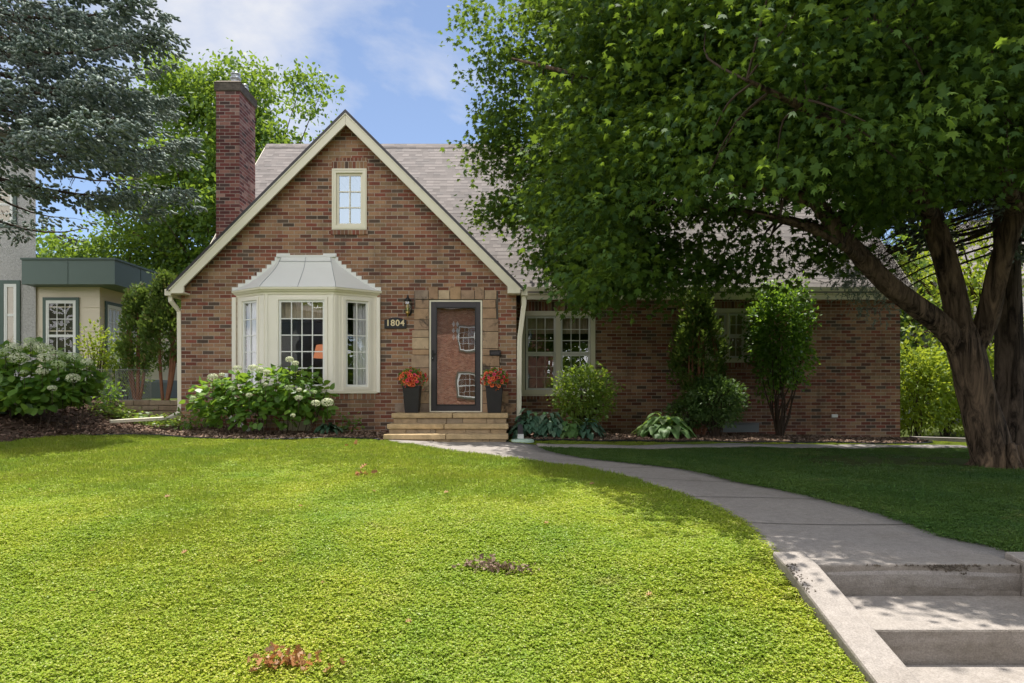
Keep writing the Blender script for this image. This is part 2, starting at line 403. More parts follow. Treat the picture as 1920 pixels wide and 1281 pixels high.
def m_stone(name, cols, dark=0.55):
    t = NT(name); o = t.geo('Position'); isl = t.geo('Random Per Island')
    c = t.ramp(isl, cols)
    n = t.noise(o, 8, 5, 0.65); c = t.mix(1.0, c, t.ramp(n, [(0.3, 0.75), (0.7, 1.15)]), 'MULTIPLY')
    k = t.noise(o, 3.1, 5, 0.7, 0.6)
    c = t.mix(t.ramp(k, [(0.56, 0.0), (0.68, dark)]), c, (0.06, 0.05, 0.045))
    return t.done(t.principled(c, 0.85, t.bump(t.noise(o, 35, 4, 0.7), 0.6, 0.012), 0.2))
M['stone'] = m_stone('door_sandstone', [(0, (0.50, 0.33, 0.19)), (0.25, (0.33, 0.21, 0.14)), (0.5, (0.55, 0.42, 0.28)), (0.75, (0.42, 0.27, 0.17)), (1, (0.30, 0.23, 0.18))], 0.9)
M['tread'] = m_stone('step_tread_stone', [(0, (0.50, 0.36, 0.20)), (1, (0.54, 0.41, 0.25))], 0.1)
M['step_stone'] = m_stone('step_block_stone', [(0, (0.38, 0.27, 0.16)), (0.5, (0.44, 0.32, 0.20)), (1, (0.30, 0.24, 0.18))], 0.35)
M['wall_stone'] = m_stone('retaining_stone', [(0, (0.30, 0.22, 0.15)), (0.5, (0.36, 0.28, 0.20)), (1, (0.26, 0.18, 0.12))], 0.4)
def m_ground():
    t = NT('soil_and_turf'); g = t.geo('Position')
    c = t.ramp(t.noise(g, 9, 5, 0.7), [(0.3, (0.045, 0.055, 0.018)), (0.55, (0.075, 0.10, 0.022)), (0.75, (0.10, 0.085, 0.045))])
    return t.done(t.principled(c, 0.95, t.bump(t.noise(g, 60, 4, 0.7), 0.8, 0.02), 0.1))
M['ground'] = m_ground()
def m_mulch(name, cols):
    t = NT(name); isl = t.geo('Random Per Island'); c = t.ramp(isl, cols); g = t.geo('Position')
    c = t.mix(1.0, c, t.ramp(t.noise(g, 120, 3), [(0.3, 0.7), (0.7, 1.2)]), 'MULTIPLY')
    return t.done(t.principled(c, 0.9, None, 0.15))
M['chips'] = m_mulch('wood_chips', [(0, (0.16, 0.10, 0.07)), (0.4, (0.24, 0.16, 0.115)), (0.75, (0.34, 0.25, 0.19)), (1, (0.11, 0.075, 0.055))])
M['chips_dark'] = m_mulch('dark_wood_chips', [(0, (0.085, 0.05, 0.035)), (0.5, (0.15, 0.092, 0.066)), (0.85, (0.23, 0.16, 0.12)), (1, (0.06, 0.04, 0.03))])
def m_bed():
    t = NT('mulch_bed'); g = t.geo('Position')
    n = t.noise(g, 45, 5, 0.75); c = t.ramp(n, [(0.3, (0.05, 0.032, 0.024)), (0.6, (0.15, 0.10, 0.075)), (0.8, (0.26, 0.19, 0.15))])
    return t.done(t.principled(c, 0.95, t.bump(n, 1.0, 0.03), 0.1))
M['bed'] = m_bed()
def m_bark(name, a, b, ridge=0.9):
    t = NT(name); g = t.obj()
    s = t.scale(g, (1, 1, 0.16)); n = t.noise(s, 11, 7, 0.68, 0.9); n2 = t.noise(g, 3, 4)
    c = t.ramp(n, [(0.40, tuple(x * 0.15 for x in a)), (0.50, a), (0.66, b)]); c = t.mix(t.ramp(n2, [(0.4, 0.0), (0.7, 0.4)]), c, tuple(x * 0.6 for x in b))
    return t.done(t.principled(c, 0.9, t.bump(n, ridge, 0.08), 0.15))
M['bark'] = m_bark('maple_bark', (0.11, 0.078, 0.055), (0.27, 0.185, 0.12), 1.0)
M['bark_spruce'] = m_bark('spruce_bark', (0.085, 0.062, 0.048), (0.17, 0.125, 0.095), 0.7)
M['twig'] = simple('twig_wood', (0.062, 0.043, 0.030), 0.85, 0.3, 12, 0.2, 40)
M['red_stem'] = simple('cedar_stem', (0.24, 0.11, 0.06), 0.85, 0.3, 12, 0.3, 40)

def leafmat(name, cols, trans=0.35, tcol=(0.30, 0.42, 0.04), rough=0.5, spec=0.35, use_loc=0.0):
    """leaf colours vary leaf by leaf; light passes through the blade"""
    t = NT(name); isl = t.geo('Random Per Island')
    c = t.ramp(isl, cols)
    g = t.geo('Position')
    if use_loc: c = t.mix(1.0, c, t.ramp(t.noise(g, use_loc, 3), [(0.3, 0.72), (0.7, 1.25)]), 'MULTIPLY')
    p = t.principled(c, rough, None, spec)
    tr = t.n("ShaderNodeBsdfTranslucent"); tc_ = t.mix(0.65, c, tcol); t.l(tc_, tr.inputs[0])
    m = t.n("ShaderNodeMixShader"); m.inputs[0].default_value = trans; t.l(p, m.inputs[1]); t.l(tr.outputs[0], m.inputs[2])
    return t.done(m.outputs[0])
M['maple_leaf'] = leafmat('maple_leaf', [(0, (0.024, 0.060, 0.018)), (0.5, (0.042, 0.092, 0.022)), (0.85, (0.070, 0.135, 0.026)), (1, (0.13, 0.21, 0.03))], 0.33, (0.36, 0.52, 0.04), 0.6, 0.18)
M['back_leaf'] = leafmat('back_tree_leaf', [(0, (0.040, 0.095, 0.018)), (0.6, (0.065, 0.135, 0.022)), (1, (0.11, 0.19, 0.03))], 0.40, (0.42, 0.58, 0.05))
M['needle'] = leafmat('blue_spruce_needle', [(0, (0.125, 0.18, 0.145)), (0.5, (0.225, 0.285, 0.24)), (1, (0.37, 0.42, 0.365))], 0.08, (0.2, 0.3, 0.2), 0.6, 0.25, 1.1)
M['dead_needle'] = leafmat('dead_spruce_twigs', [(0, (0.07, 0.04, 0.028)), (1, (0.16, 0.10, 0.07))], 0.05, (0.2, 0.12, 0.06), 0.8, 0.1)
M['hyd_leaf'] = leafmat('hydrangea_leaf', [(0, (0.07, 0.16, 0.03)), (0.6, (0.115, 0.23, 0.04)), (1, (0.18, 0.30, 0.05))], 0.42, (0.42, 0.62, 0.05), 0.42, 0.5)
M['shrub_leaf'] = leafmat('bright_shrub_leaf', [(0, (0.07, 0.13, 0.02)), (0.5, (0.11, 0.19, 0.03)), (1, (0.17, 0.25, 0.05))], 0.42, (0.5, 0.65, 0.06), 0.45, 0.5)
M['burning_leaf'] = leafmat('burning_bush_leaf', [(0, (0.05, 0.12, 0.02)), (0.6, (0.085, 0.18, 0.03)), (1, (0.14, 0.26, 0.04))], 0.42, (0.40, 0.62, 0.04), 0.42, 0.5)
M['cedar_leaf'] = leafmat('cedar_spray', [(0, (0.06, 0.11, 0.025)), (0.5, (0.09, 0.16, 0.035)), (0.85, (0.15, 0.22, 0.045)), (1, (0.24, 0.18, 0.09))], 0.30, (0.30, 0.42, 0.05), 0.6, 0.25)
M['yew_leaf'] = leafmat('juniper_needle', [(0, (0.05, 0.10, 0.03)), (0.7, (0.09, 0.16, 0.04)), (1, (0.14, 0.22, 0.06))], 0.2, (0.3, 0.5, 0.06), 0.5, 0.4)
M['hosta_leaf'] = leafmat('hosta_leaf', [(0, (0.09, 0.19, 0.06)), (0.6, (0.14, 0.25, 0.08)), (1, (0.24, 0.33, 0.14))], 0.35, (0.42, 0.6, 0.08), 0.5, 0.35)
M['hosta_blue'] = leafmat('blue_hosta_leaf', [(0, (0.045, 0.11, 0.07)), (0.6, (0.08, 0.16, 0.10)), (1, (0.20, 0.28, 0.19))], 0.2, (0.2, 0.4, 0.12), 0.5, 0.35)
M['hedge_leaf'] = leafmat('hedge_leaf', [(0, (0.12, 0.20, 0.02)), (0.5, (0.18, 0.27, 0.03)), (1, (0.26, 0.33, 0.04))], 0.42, (0.62, 0.70, 0.05), 0.5, 0.35)
M['floret'] = leafmat('hydrangea_floret', [(0, (0.46, 0.54, 0.28)), (0.5, (0.64, 0.66, 0.46)), (1, (0.74, 0.74, 0.60))], 0.3, (0.8, 0.8, 0.6), 0.7, 0.2)
M['floret_green'] = leafmat('green_floret', [(0, (0.36, 0.46, 0.22)), (1, (0.55, 0.62, 0.38))], 0.3, (0.6, 0.7, 0.4), 0.7, 0.2)
M['petal'] = leafmat('orange_petal', [(0, (0.72, 0.10, 0.03)), (0.5, (0.80, 0.15, 0.04)), (0.75, (0.70, 0.06, 0.05)), (1, (0.75, 0.05, 0.11))], 0.35, (0.9, 0.22, 0.05), 0.6, 0.2)
M['throat'] = simple('petal_throat', (0.28, 0.03, 0.02), 0.7)
M['dead_leaf'] = leafmat('dead_oak_leaf', [(0, (0.34, 0.13, 0.035)), (0.4, (0.40, 0.19, 0.075)), (0.8, (0.48, 0.32, 0.20)), (1, (0.20, 0.10, 0.05))], 0.25, (0.6, 0.25, 0.08), 0.6, 0.3)
M['dead_leaf_grey'] = leafmat('old_dead_leaf', [(0, (0.16, 0.10, 0.075)), (0.6, (0.26, 0.18, 0.14)), (1, (0.34, 0.26, 0.21))], 0.1, (0.4, 0.25, 0.15), 0.7, 0.2)

def m_turf(name, cols, trans, tcol, spec):
    t = NT(name); isl = t.geo('Random Per Island')
    oi = t.n("ShaderNodeObjectInfo").outputs['Random']; g = t.geo('Position')
    c = t.ramp(t.math('FRACT', t.math('ADD', isl, oi)), cols)
    c = t.mix(1.0, c, t.ramp(t.noise(g, 0.9, 5, 0.65), [(0.3, (0.62, 0.80, 0.8)), (0.7, (1.22, 1.08, 1.0))]), 'MULTIPLY')
    c = t.mix(t.ramp(t.noise(g, 2.3, 4, 0.7), [(0.60, 0.0), (0.75, 0.5)]), c, (0.50, 0.44, 0.16))
    p = t.principled(c, 0.42, None, spec)
    tr = t.n("ShaderNodeBsdfTranslucent"); t.l(t.mix(0.6, c, tcol), tr.inputs[0])
    m = t.n("ShaderNodeMixShader"); m.inputs[0].default_value = trans; t.l(p, m.inputs[1]); t.l(tr.outputs[0], m.inputs[2])
    return t.done(m.outputs[0])
M['clover'] = m_turf('clover_leaf', [(0, (0.21, 0.31, 0.030)), (0.4, (0.34, 0.44, 0.045)), (0.8, (0.46, 0.52, 0.070)), (1, (0.60, 0.57, 0.22))], 0.38, (0.42, 0.58, 0.03), 0.22)
M['blade'] = m_turf('grass_blade', [(0, (0.26, 0.37, 0.035)), (0.5, (0.40, 0.50, 0.055)), (0.85, (0.49, 0.56, 0.08)), (1, (0.60, 0.56, 0.26))], 0.48, (0.40, 0.52, 0.05), 0.35)

M['clover_dark'] = m_turf('shade_tint_clover', [(0, (0.06, 0.13, 0.028)), (0.5, (0.105, 0.20, 0.045)), (0.9, (0.16, 0.27, 0.065)), (1, (0.24, 0.33, 0.11))], 0.28, (0.25, 0.42, 0.05), 0.4)  # darkened turf colours, the maple's shade painted into clover and blades
M['blade_dark'] = m_turf('shade_tint_grass', [(0, (0.055, 0.12, 0.026)), (0.6, (0.095, 0.185, 0.04)), (1, (0.16, 0.25, 0.06))], 0.28, (0.22, 0.38, 0.04), 0.3)
def m_glass(name, refl, wavy=0.0, tint=(1, 1, 1), gcol=(1, 1, 1)):
    t = NT(name); g = t.geo('Position')
    gl = t.n("ShaderNodeBsdfGlossy"); gl.inputs['Roughness'].default_value = 0.0; gl.inputs['Color'].default_value = gcol + (1,)
    tp = t.n("ShaderNodeBsdfTransparent"); tp.inputs[0].default_value = tint + (1,)
    if wavy:
        n = t.noise(t.scale(g, (1, 1, 0.8)), 2.6, 1, 0.4, 0.3)
        bp = t.bump(n, wavy, 0.02); t.l(bp, gl.inputs['Normal'])
    lw = t.n("ShaderNodeLayerWeight"); lw.inputs[0].default_value = 0.5
    f = t.math('ADD', t.math('MULTIPLY', t.math('POWER', lw.outputs['Facing'], 5.0), 1.0 - refl), refl)
    m = t.n("ShaderNodeMixShader"); t.l(f, m.inputs[0]); t.l(tp.outputs[0], m.inputs[1]); t.l(gl.outputs[0], m.inputs[2])
    return t.done(m.outputs[0])
M['glass'] = m_glass('window_glass', 0.15, 0.12)
M['door_glass'] = m_glass('storm_door_glass', 0.5, 0.04)
M['dim_glass'] = m_glass('dim_window_glass', 0.06, 0.1)
M['sky_glass'] = m_glass('attic_window_glass', 0.30, 0.1, (1, 1, 1), (0.72, 0.86, 1.0))  # blue of a reflected sky put into the gloss tint
M['lantern_glass'] = m_glass('lantern_glass', 0.15, 0.0, (0.9, 0.9, 0.8))
def m_emit(name, col, s):
    t = NT(name); e = t.n("ShaderNodeEmission"); e.inputs[0].default_value = col + (1,); e.inputs[1].default_value = s
    return t.done(e.outputs[0])
M['lamp_shade'] = m_emit('lit_lamp_shade', (1.0, 0.36, 0.16), 0.35)
#@@STRUCTURE
# ================================================================ STRUCTURE: ground, path, beds
def axis(parts):
    out = []
    for a, b, s in parts: out += list(np.arange(a, b - 1e-6, s))
    out.append(parts[-1][1]); return np.array(sorted(set(np.round(out, 4))))
SX0, SX1, SY = 1.625, 2.735, 3.66                       # the flight of steps cut into the bank
gx = axis([(-400, -60, 40), (-60, -16, 4), (-16, -10, .5), (-10, 1.3, .14), (1.3, 3.1, .06), (3.1, 12, .16), (12, 20, 1), (20, 60, 5), (60, 400, 40)])
gx = np.array(sorted(set(list(gx) + [1.46, 1.52, 2.84, 2.90, -5.98, -6.04])))
gy = axis([(-400, -60, 40), (-60, -10, 5), (-10, 1.6, .8), (1.6, 4.2, .06), (4.2, 15, .14), (15, 24, .6), (24, 60, 4), (60, 400, 40)])
gy = np.array(sorted(set(list(gy) + [3.68, 3.73, 13.56, 13.62])))
XX, YY = np.meshgrid(gx, gy); ZZ = hgt(XX, YY)
ZZ = np.where((XX > 1.5) & (XX < 2.86) & (YY < 3.7), np.minimum(ZZ, 0.02), ZZ)
nx, ny = len(gx), len(gy)
ii = (np.arange(ny - 1)[:, None] * nx + np.arange(nx - 1)[None, :]).ravel()
np_mesh('ground', np.stack([XX, YY, ZZ], -1).reshape(-1, 3), np.stack([ii, ii + 1, ii + nx + 1, ii + nx], -1), M['ground'], origin=(0, 0, 0), smooth=True)['kind'] = 'structure'

def ribbon(name, left, right, mat, lift, n=60, thick=0.0, joints=(), kind='structure', across=6):
    """sheet between two polylines (world x,y) laid on the terrain"""
    def resample(p, n):
        p = np.array(p, float); d = np.concatenate([[0], np.cumsum(np.hypot(*np.diff(p, axis=0).T))]); d /= d[-1]
        t = np.linspace(0, 1, n); return np.stack([np.interp(t, d, p[:, 0]), np.interp(t, d, p[:, 1])], -1)
    L, R = resample(left, n), resample(right, n)
    vs = []; fs = []; k = across + 1
    for i in range(n):
        for j in range(k):
            q = L[i] * (1 - j / across) + R[i] * (j / across); vs.append((q[0], q[1], float(hgt(q[0], q[1])) + lift))
    for i in range(n - 1):
        if i in joints: continue
        for j in range(across):
            a = i * k + j; fs.append((a, a + 1, a + k + 1, a + k))
    v = np.array(vs); faces = np.array(fs)
    if thick:
        b = len(v); v = np.concatenate([v, v - np.array([0, 0, thick])])
        ed = {}
        for f in fs:
            for s, t in zip(f, f[1:] + f[:1]): ed[(s, t)] = ed.get((s, t), 0) + 1
        ex = [(t, s, s + b, t + b) for (s, t) in ed if (t, s) not in ed]
        return np_mesh(name, v, faces, mat, origin=(0, 0, 0), extra=[np.array(ex)]), L, R
    return np_mesh(name, v, faces, mat, origin=(0, 0, 0)), L, R

Lp = [(728, 831.5), (800, 842), (860, 850), (915, 856), (962, 862), (1040, 873), (1087, 878), (1169, 897), (1212, 912), (1319, 947), (1387, 987), (1442, 1033)]
Rp = [(953, 832), (1000, 838), (1008, 848), (1100, 861), (1181, 870), (1290, 884), (1400, 909), (1500, 928), (1691, 980), (1766, 1008), (1852, 1036), (1914, 1062)]
def smooth_line(p, n=5): return [(v.x, v.y) for v in catmull([(a, b, 0) for a, b in p], n)]
walkL = [(-2.03, 10.98)] + smooth_line([G(*p) for p in Lp[2:-1]]) + [(1.447, 3.80), (1.62, SY)]
walkR = [(-0.06, 10.98)] + smooth_line([(0.42, 10.45), (0.50, 9.75)] + [G(*p) for p in Rp[3:-2]]) + [(2.905, 3.85), (SX1, SY)]
_w, wL, wR = ribbon('path', walkL, walkR, M['concrete'], 0.014, n=150, thick=0.09, joints=())
_w['kind'] = 'structure'
walk_poly = [tuple(p) for p in wL] + [tuple(p) for p in wR[::-1]]
def joint(i, skew=0, w=.012):
    m = MB(); vs = []
    a, b = np.array(wL[i]), np.array(wR[min(len(wR) - 1, i + skew)]); d = (b - a) / np.hypot(*(b - a)); nrm = np.array([-d[1], d[0]]) * w / 2; K = 8
    for k in range(K + 1):
        q = a + (b - a) * (.01 + .98 * k / K)
        for s_ in (-1, 1): p_ = q + nrm * s_; vs.append((p_[0], p_[1], float(hgt(p_[0], p_[1])) + .0175))
    m.add(vs, [(2 * k, 2 * k + 1, 2 * k + 3, 2 * k + 2) for k in range(K)])
    o = m.build('path_joint', M['black_soil'], None, origin=(0, 0, 0)); o['kind'] = 'structure'
for i_ in (11, 30, 50, 70, 90, 110, 130): joint(i_)
# narrow service path along the right wing
spA = [(0.38, 10.62), (1.2, 10.75), (2.6, 11.2), (4.2, 11.65), (6.0, 12.05), (8.2, 12.5)]
spB = [(0.40, 10.22), (1.2, 10.35), (2.6, 10.8), (4.2, 11.25), (6.0, 11.65), (8.2, 12.1)]
_s, sA, sB = ribbon('path', smooth_line(spA), smooth_line(spB), M['concrete'], 0.03, n=60, thick=0.06)
_s['kind'] = 'structure'; side_poly = [tuple(p) for p in sA] + [tuple(p) for p in sB[::-1]]
# planting beds
bl = [G(p, q) for p, q in [(0, 832), (60, 826), (120, 820), (180, 818), (240, 817), (300, 818), (345, 822), (420, 825), (480, 826), (560, 825), (640, 823), (700, 825)]]
bedL_front = [(-13.0, 8.3)] + bl + [(-2.06, 10.85)]
bedL_back = [(-13.0, 13.5), (-9, 13.52), (-6.05, 13.52), (-5.98, 12.5), (-5.7, 12.33), (-2.06, 12.33)]
_b, a_, b_ = ribbon('mulch_bed', bedL_front, bedL_back, M['bed'], 0.02, n=90, across=14); _b['kind'] = 'structure'
bedL_poly = [tuple(p) for p in a_] + [tuple(p) for p in b_[::-1]]
br = [(0.10, 11.35), (0.9, 11.5), (1.6, 11.72), (2.7, 11.9), (3.6, 12.05), (4.8, 12.25), (6.0, 12.5), (7.4, 12.8), (8.1, 13.15)]
_b, a_, b_ = ribbon('mulch_bed', smooth_line(br), [(0.10, 14.16), (8.1, 14.16)], M['bed'], 0.02, n=90, across=10); _b['kind'] = 'structure'
bedR_poly = [tuple(p) for p in a_] + [tuple(p) for p in b_[::-1]]
edge_m = MB()
for line in (smooth_line(br),):
    edge_m.tube([(x, y, float(hgt(x, y)) + 0.022) for x, y in line], 0.014, 6)
props(edge_m.build('bed_edging', M['black']), 'black plastic edging strip along the right wing bed', 'edging')
edge_m = MB(); edge_m.tube([(x, y, float(hgt(x, y)) + 0.022) for x, y in bl[3:] + [(-2.1, 10.84)]], 0.012, 6)
props(edge_m.build('bed_edging', M['black']), 'black edging strip between lawn and bay window bed', 'edging')
mp = MB().hexa([(8.06, 13.6, .5), (9.9, 13.2, .5), (9.95, 13.35, .5), (8.06, 13.85, .5), (8.06, 13.6, .735), (9.9, 13.2, .70), (9.95, 13.35, .70), (8.06, 13.85, .735)])
props(mp.build('concrete_pad', M['concrete']), 'pale concrete strip at the foot of the hedge, right of the brick wall', 'paving')
# street side
sw = MB().box(-60, 60, -0.3, 1.72, -0.3, 0.092); sw.build('sidewalk', M['concrete'])['kind'] = 'structure'
rd = MB().box(-300, 300, -11.0, -2.2, -0.4, 0.085); rd.build('road', simple('asphalt', (0.05, 0.05, 0.052), 0.9, 0.2, 2, 0.4, 60))['kind'] = 'structure'

# ---- concrete steps down to the street
cs = empty('concrete_steps', (2.18, 2.9, 0.0), 'weathered concrete steps dropping from the curved walk to the street', 'steps')
zt = ZC - 0.921
lv = [(SY, zt), (3.13, zt - .16), (2.60, zt - .32), (2.07, zt - .48)]
m = MB()
m.box(SX0, SX1, SY + 0.002, SY + 0.35, -0.25, zt + .006)
o = m.build('landing', M['concrete_steps'], cs, bevel=0.012)
for i in (1, 2, 3):
    MB().box(SX0 + .001, SX1 - .001, lv[i][0], lv[i - 1][0] + (0.0 if i == 1 else 0.003), -0.25, lv[i][1]).build('step', M['concrete_steps'], cs, bevel=0.012)
def cheek(x0, x1):
    pr = [(3.80, zt + .045), (3.62, zt + .018), (2.0, zt + .018 - .264 * 1.62), (1.90, zt - .44), (1.90, -.25), (3.80, -.25)]
    m = MB(); n = len(pr)
    vs = [(x0, y, z) for y, z in pr] + [(x1, y, z) for y, z in pr]
    m.add(vs, [tuple(range(n)), tuple(range(2 * n - 1, n - 1, -1))] + [(i, i + n, (i + 1) % n + n, (i + 1) % n) for i in range(n)])
    m.build('side_wall', M['concrete_steps'], cs, bevel=0.014)
cheek(1.447, SX0 - .001); cheek(SX1 + .001, 2.91)
# exposed aggregate where the top nosing has spalled
m = MB()
for i in range(150):
    x = random.gauss(2.36, .055) if i < 110 else random.uniform(1.9, 2.7)
    z = zt + .004 - abs(random.gauss(0, .018 if i < 110 else .004)); r = random.uniform(.003, .007)
    m.lathe(x, SY - .004, [(0.001, z - r), (r, z), (0.001, z + r)], 5)
m.build('exposed_gravel', M['cap'], cs)['kind'] = 'stuff'
m = MB()
for i in range(70):
    y = random.uniform(3.35, 3.62); x = 1.447 + abs(random.gauss(0.01, .03)); z = zt + .018 - (3.62 - y) * .264; r = random.uniform(.003, .006)
    m.lathe(x, y, [(0.001, z - r), (r, z), (0.001, z + r)], 5)
m.build('exposed_gravel', M['cap'], cs)['kind'] = 'stuff'

# ================================================================ BRICK HOUSE
H = empty('brick_house', (1.0, 14.0, 0.8), 'brick cottage with steep front gable, bay window and mauve shingle roof', 'house')
def cut(obj, boxes):
    cm = MB()
    for b in boxes: cm.box(*b)
    c = cm.build('cutter', M['brick'], None, origin=(0, 0, 0))
    md = obj.modifiers.new('b', 'BOOLEAN'); md.object = c; md.operation = 'DIFFERENCE'; md.solver = 'EXACT'
    bpy.context.view_layer.update()
    dg = bpy.context.evaluated_depsgraph_get(); me = bpy.data.meshes.new_from_object(obj.evaluated_get(dg))
    obj.modifiers.clear(); obj.data = me
    bpy.data.objects.remove(c, do_unlink=True)
GY = 12.3
gw = MB().prism([(-5.96, .35), (0.077, .35), (0.077, 3.44), (-2.94, 6.47), (-5.96, 3.44)], GY, GY + .28).build('gable_wall', M['brick'], H)
w1 = (X(623, GY), X(688, GY), Zp(431, GY), Zp(317, GY))
D0, D1, DZ0, DZ1 = X(805, GY), X(904, GY), 1.266, Zp(563, GY)
bcx = -3.70
cut(gw, [(w1[0] + .03, w1[1] - .03, GY - 1, GY + 1, w1[2] + .03, w1[3] - .03), (D0, D1, GY - 1, GY + 1, DZ0, DZ1), (bcx - 1.1, bcx + 1.1, GY - 1, GY + 1, 1.72, 3.28)])
WY = 14.14
ww = MB().box(0.0, 8.04, WY, WY + .28, .3, 3.64).build('wing_wall', M['brick'], H)
w2 = (X(976, WY), X(1116, WY), Zp(740, WY), Zp(583.7, WY)); w3 = (X(1322, WY), X(1405, WY), Zp(680, WY), Zp(578.7, WY))
cut(ww, [(w[0] + .03, w[1] - .03, WY - 1, WY + 1, w[2] + .03, w[3] - .03) for w in (w2, w3)])
MB().box(-5.96, -5.68, GY + .281, 15.5, .35, 3.44).build('side_wall', M['brick'], H)
MB().box(-.203, .077, GY + .281, WY - .002, .35, 3.44).build('side_wall', M['brick'], H)
def endwall(x0, x1, y0=14.422):
    pr = [(y0, .3), (22.4, .3), (22.4, 3.95), (18.27, 8.08), (y0, 8.08 - (18.27 - y0))]; n = len(pr)
    MB().add([(x0, y, z) for y, z in pr] + [(x1, y, z) for y, z in pr], [tuple(range(n - 1, -1, -1)), tuple(range(n, 2 * n))] + [(i, (i + 1) % n, (i + 1) % n + n, i + n) for i in range(n)]).build('end_wall', M['brick'], H)
endwall(7.76, 8.04); endwall(-6.45, -6.17, 14.422)
MB().box(-6.45, -5.962, 14.14, 14.42, .3, 3.64).build('side_wall', M['brick'], H)
MB().box(-6.45, 8.04, 22.402, 22.6, .3, 3.9).build('rear_wall', M['brick'], H)
# soldier courses over the openings, rowlock sills
def soldier(x0, x1, z0, z1, y): MB().box(x0, x1, y - .004, y + .05, z0, z1).build('brick_lintel', M['brick_soldier'], H)
soldier(w1[0] - .005, w1[1] + .005, w1[3] + .002, Zp(296, GY), GY); soldier(w2[0] - .01, w2[1] + .01, w2[3] + .002, Zp(563.5, WY), WY)
soldier(w3[0] - .01, w3[1] + .01, w3[3] + .002, Zp(558, WY), WY)
MB().box(w1[0] - .02, w1[1] + .02, GY - .025, GY + .05, w1[2] - .09, w1[2] - .002).build('brick_sill', M['brick_soldier'], H)
MB().box(w2[0] - .02, w2[1] + .02, WY - .025, WY + .05, w2[2] - .10, w2[2] - .002).build('brick_sill', M['brick_soldier'], H)
MB().box(w3[0] - .02, w3[1] + .02, WY - .025, WY + .05, w3[2] - .10, w3[2] - .002).build('brick_sill', M['brick_soldier'], H)
# roofs
RX0, RX1 = -6.57, 8.09
def slopeslab(y0, z0, y1, z1, t=.06): return [(RX0, y0, z0 - t), (RX1, y0, z0 - t), (RX1, y1, z1 - t), (RX0, y1, z1 - t), (RX0, y0, z0), (RX1, y0, z0), (RX1, y1, z1), (RX0, y1, z1)]
rf = MB().hexa(slopeslab(13.70, 3.68, 18.27, 8.25)); rf.hexa([(RX0, 18.27, 8.19), (RX1, 18.27, 8.19), (RX1, 22.9, 3.62), (RX0, 22.9, 3.62), (RX0, 18.27, 8.25), (RX1, 18.27, 8.25), (RX1, 22.9, 3.68), (RX0, 22.9, 3.68)])
main_roof = rf.build('roof', M['roof'], H)
MB().hexa([(RX0, 18.13, 8.125), (RX1, 18.13, 8.125), (RX1, 18.27, 8.265), (RX0, 18.27, 8.265), (RX0, 18.14, 8.145), (RX1, 18.14, 8.145), (RX1, 18.27, 8.285), (RX0, 18.27, 8.285)]).build('ridge_cap', M['roof'], main_roof)
g = MB().prism([(-6.08, 3.42), (-2.94, 6.56), (-2.94, 6.62), (-6.08, 3.48)], 12.05, 17.0); g.prism([(-2.94, 6.56), (.20, 3.42), (.20, 3.48), (-2.94, 6.62)], 12.05, 17.0)
gr = g.build('gable_roof', M['roof'], H)
g = MB().prism([(-6.09, 3.405), (-2.94, 6.555), (-2.94, 6.615), (-6.09, 3.465)], 12.03, 12.048); g.prism([(-2.94, 6.555), (.21, 3.405), (.21, 3.465), (-2.94, 6.615)], 12.03, 12.048)
g.build('drip_edge', M['dark_frame'], H)
g = MB().prism([(-5.985, 3.40), (-5.80, 3.40), (-5.80, 3.495), (-2.942, 6.353), (-2.942, 6.555), (-6.03, 3.466), (-6.03, 3.40)], 12.055, 12.10)
g.build('rake_board', M['cream'], H)
g = MB().prism([(.105, 3.40), (.15, 3.40), (.15, 3.466), (-2.938, 6.555), (-2.938, 6.353), (-.08, 3.495), (-.08, 3.40)], 12.055, 12.10)
g.build('rake_board', M['cream'], H)
# narrow crown strip on the rake
g = MB().prism([(-6.06, 3.435), (-2.942, 6.553), (-2.942, 6.60), (-6.06, 3.482)][:0] or [(-6.04, 3.43), (-2.942, 6.528), (-2.942, 6.554), (-6.066, 3.43)], 12.035, 12.054)
g.prism([(.186, 3.43), (-2.938, 6.554), (-2.938, 6.528), (.16, 3.43)], 12.035, 12.054); g.build('rake_moulding', M['cream'], H)
MB().prism([(-6.03, 3.37), (-5.80, 3.37), (-5.80, 3.398), (-6.03, 3.398)], 12.04, 12.30).build('rake_return', M['cream'], H)
MB().prism([(-.08, 3.37), (.15, 3.37), (.15, 3.398), (-.08, 3.398)], 12.04, 12.30).build('rake_return', M['cream'], H)
s = MB().prism([(-5.98, 3.44), (-2.94, 6.48), (-2.94, 6.54), (-5.98, 3.50)], 12.102, 12.298); s.prism([(-2.94, 6.48), (.10, 3.44), (.10, 3.50), (-2.94, 6.54)], 12.102, 12.298); s.build('soffit', M['cream'], H)
# verge boards of the main roof
for xx in (RX0 - .02, RX1 + .002):
    MB().hexa([(xx, 13.72, 3.50), (xx + .018, 13.72, 3.50), (xx + .018, 18.27, 8.05), (xx, 18.27, 8.05), (xx, 13.72, 3.69), (xx + .018, 13.72, 3.69), (xx + .018, 18.27, 8.24), (xx, 18.27, 8.24)]).build('verge_board', M['cream'], H)
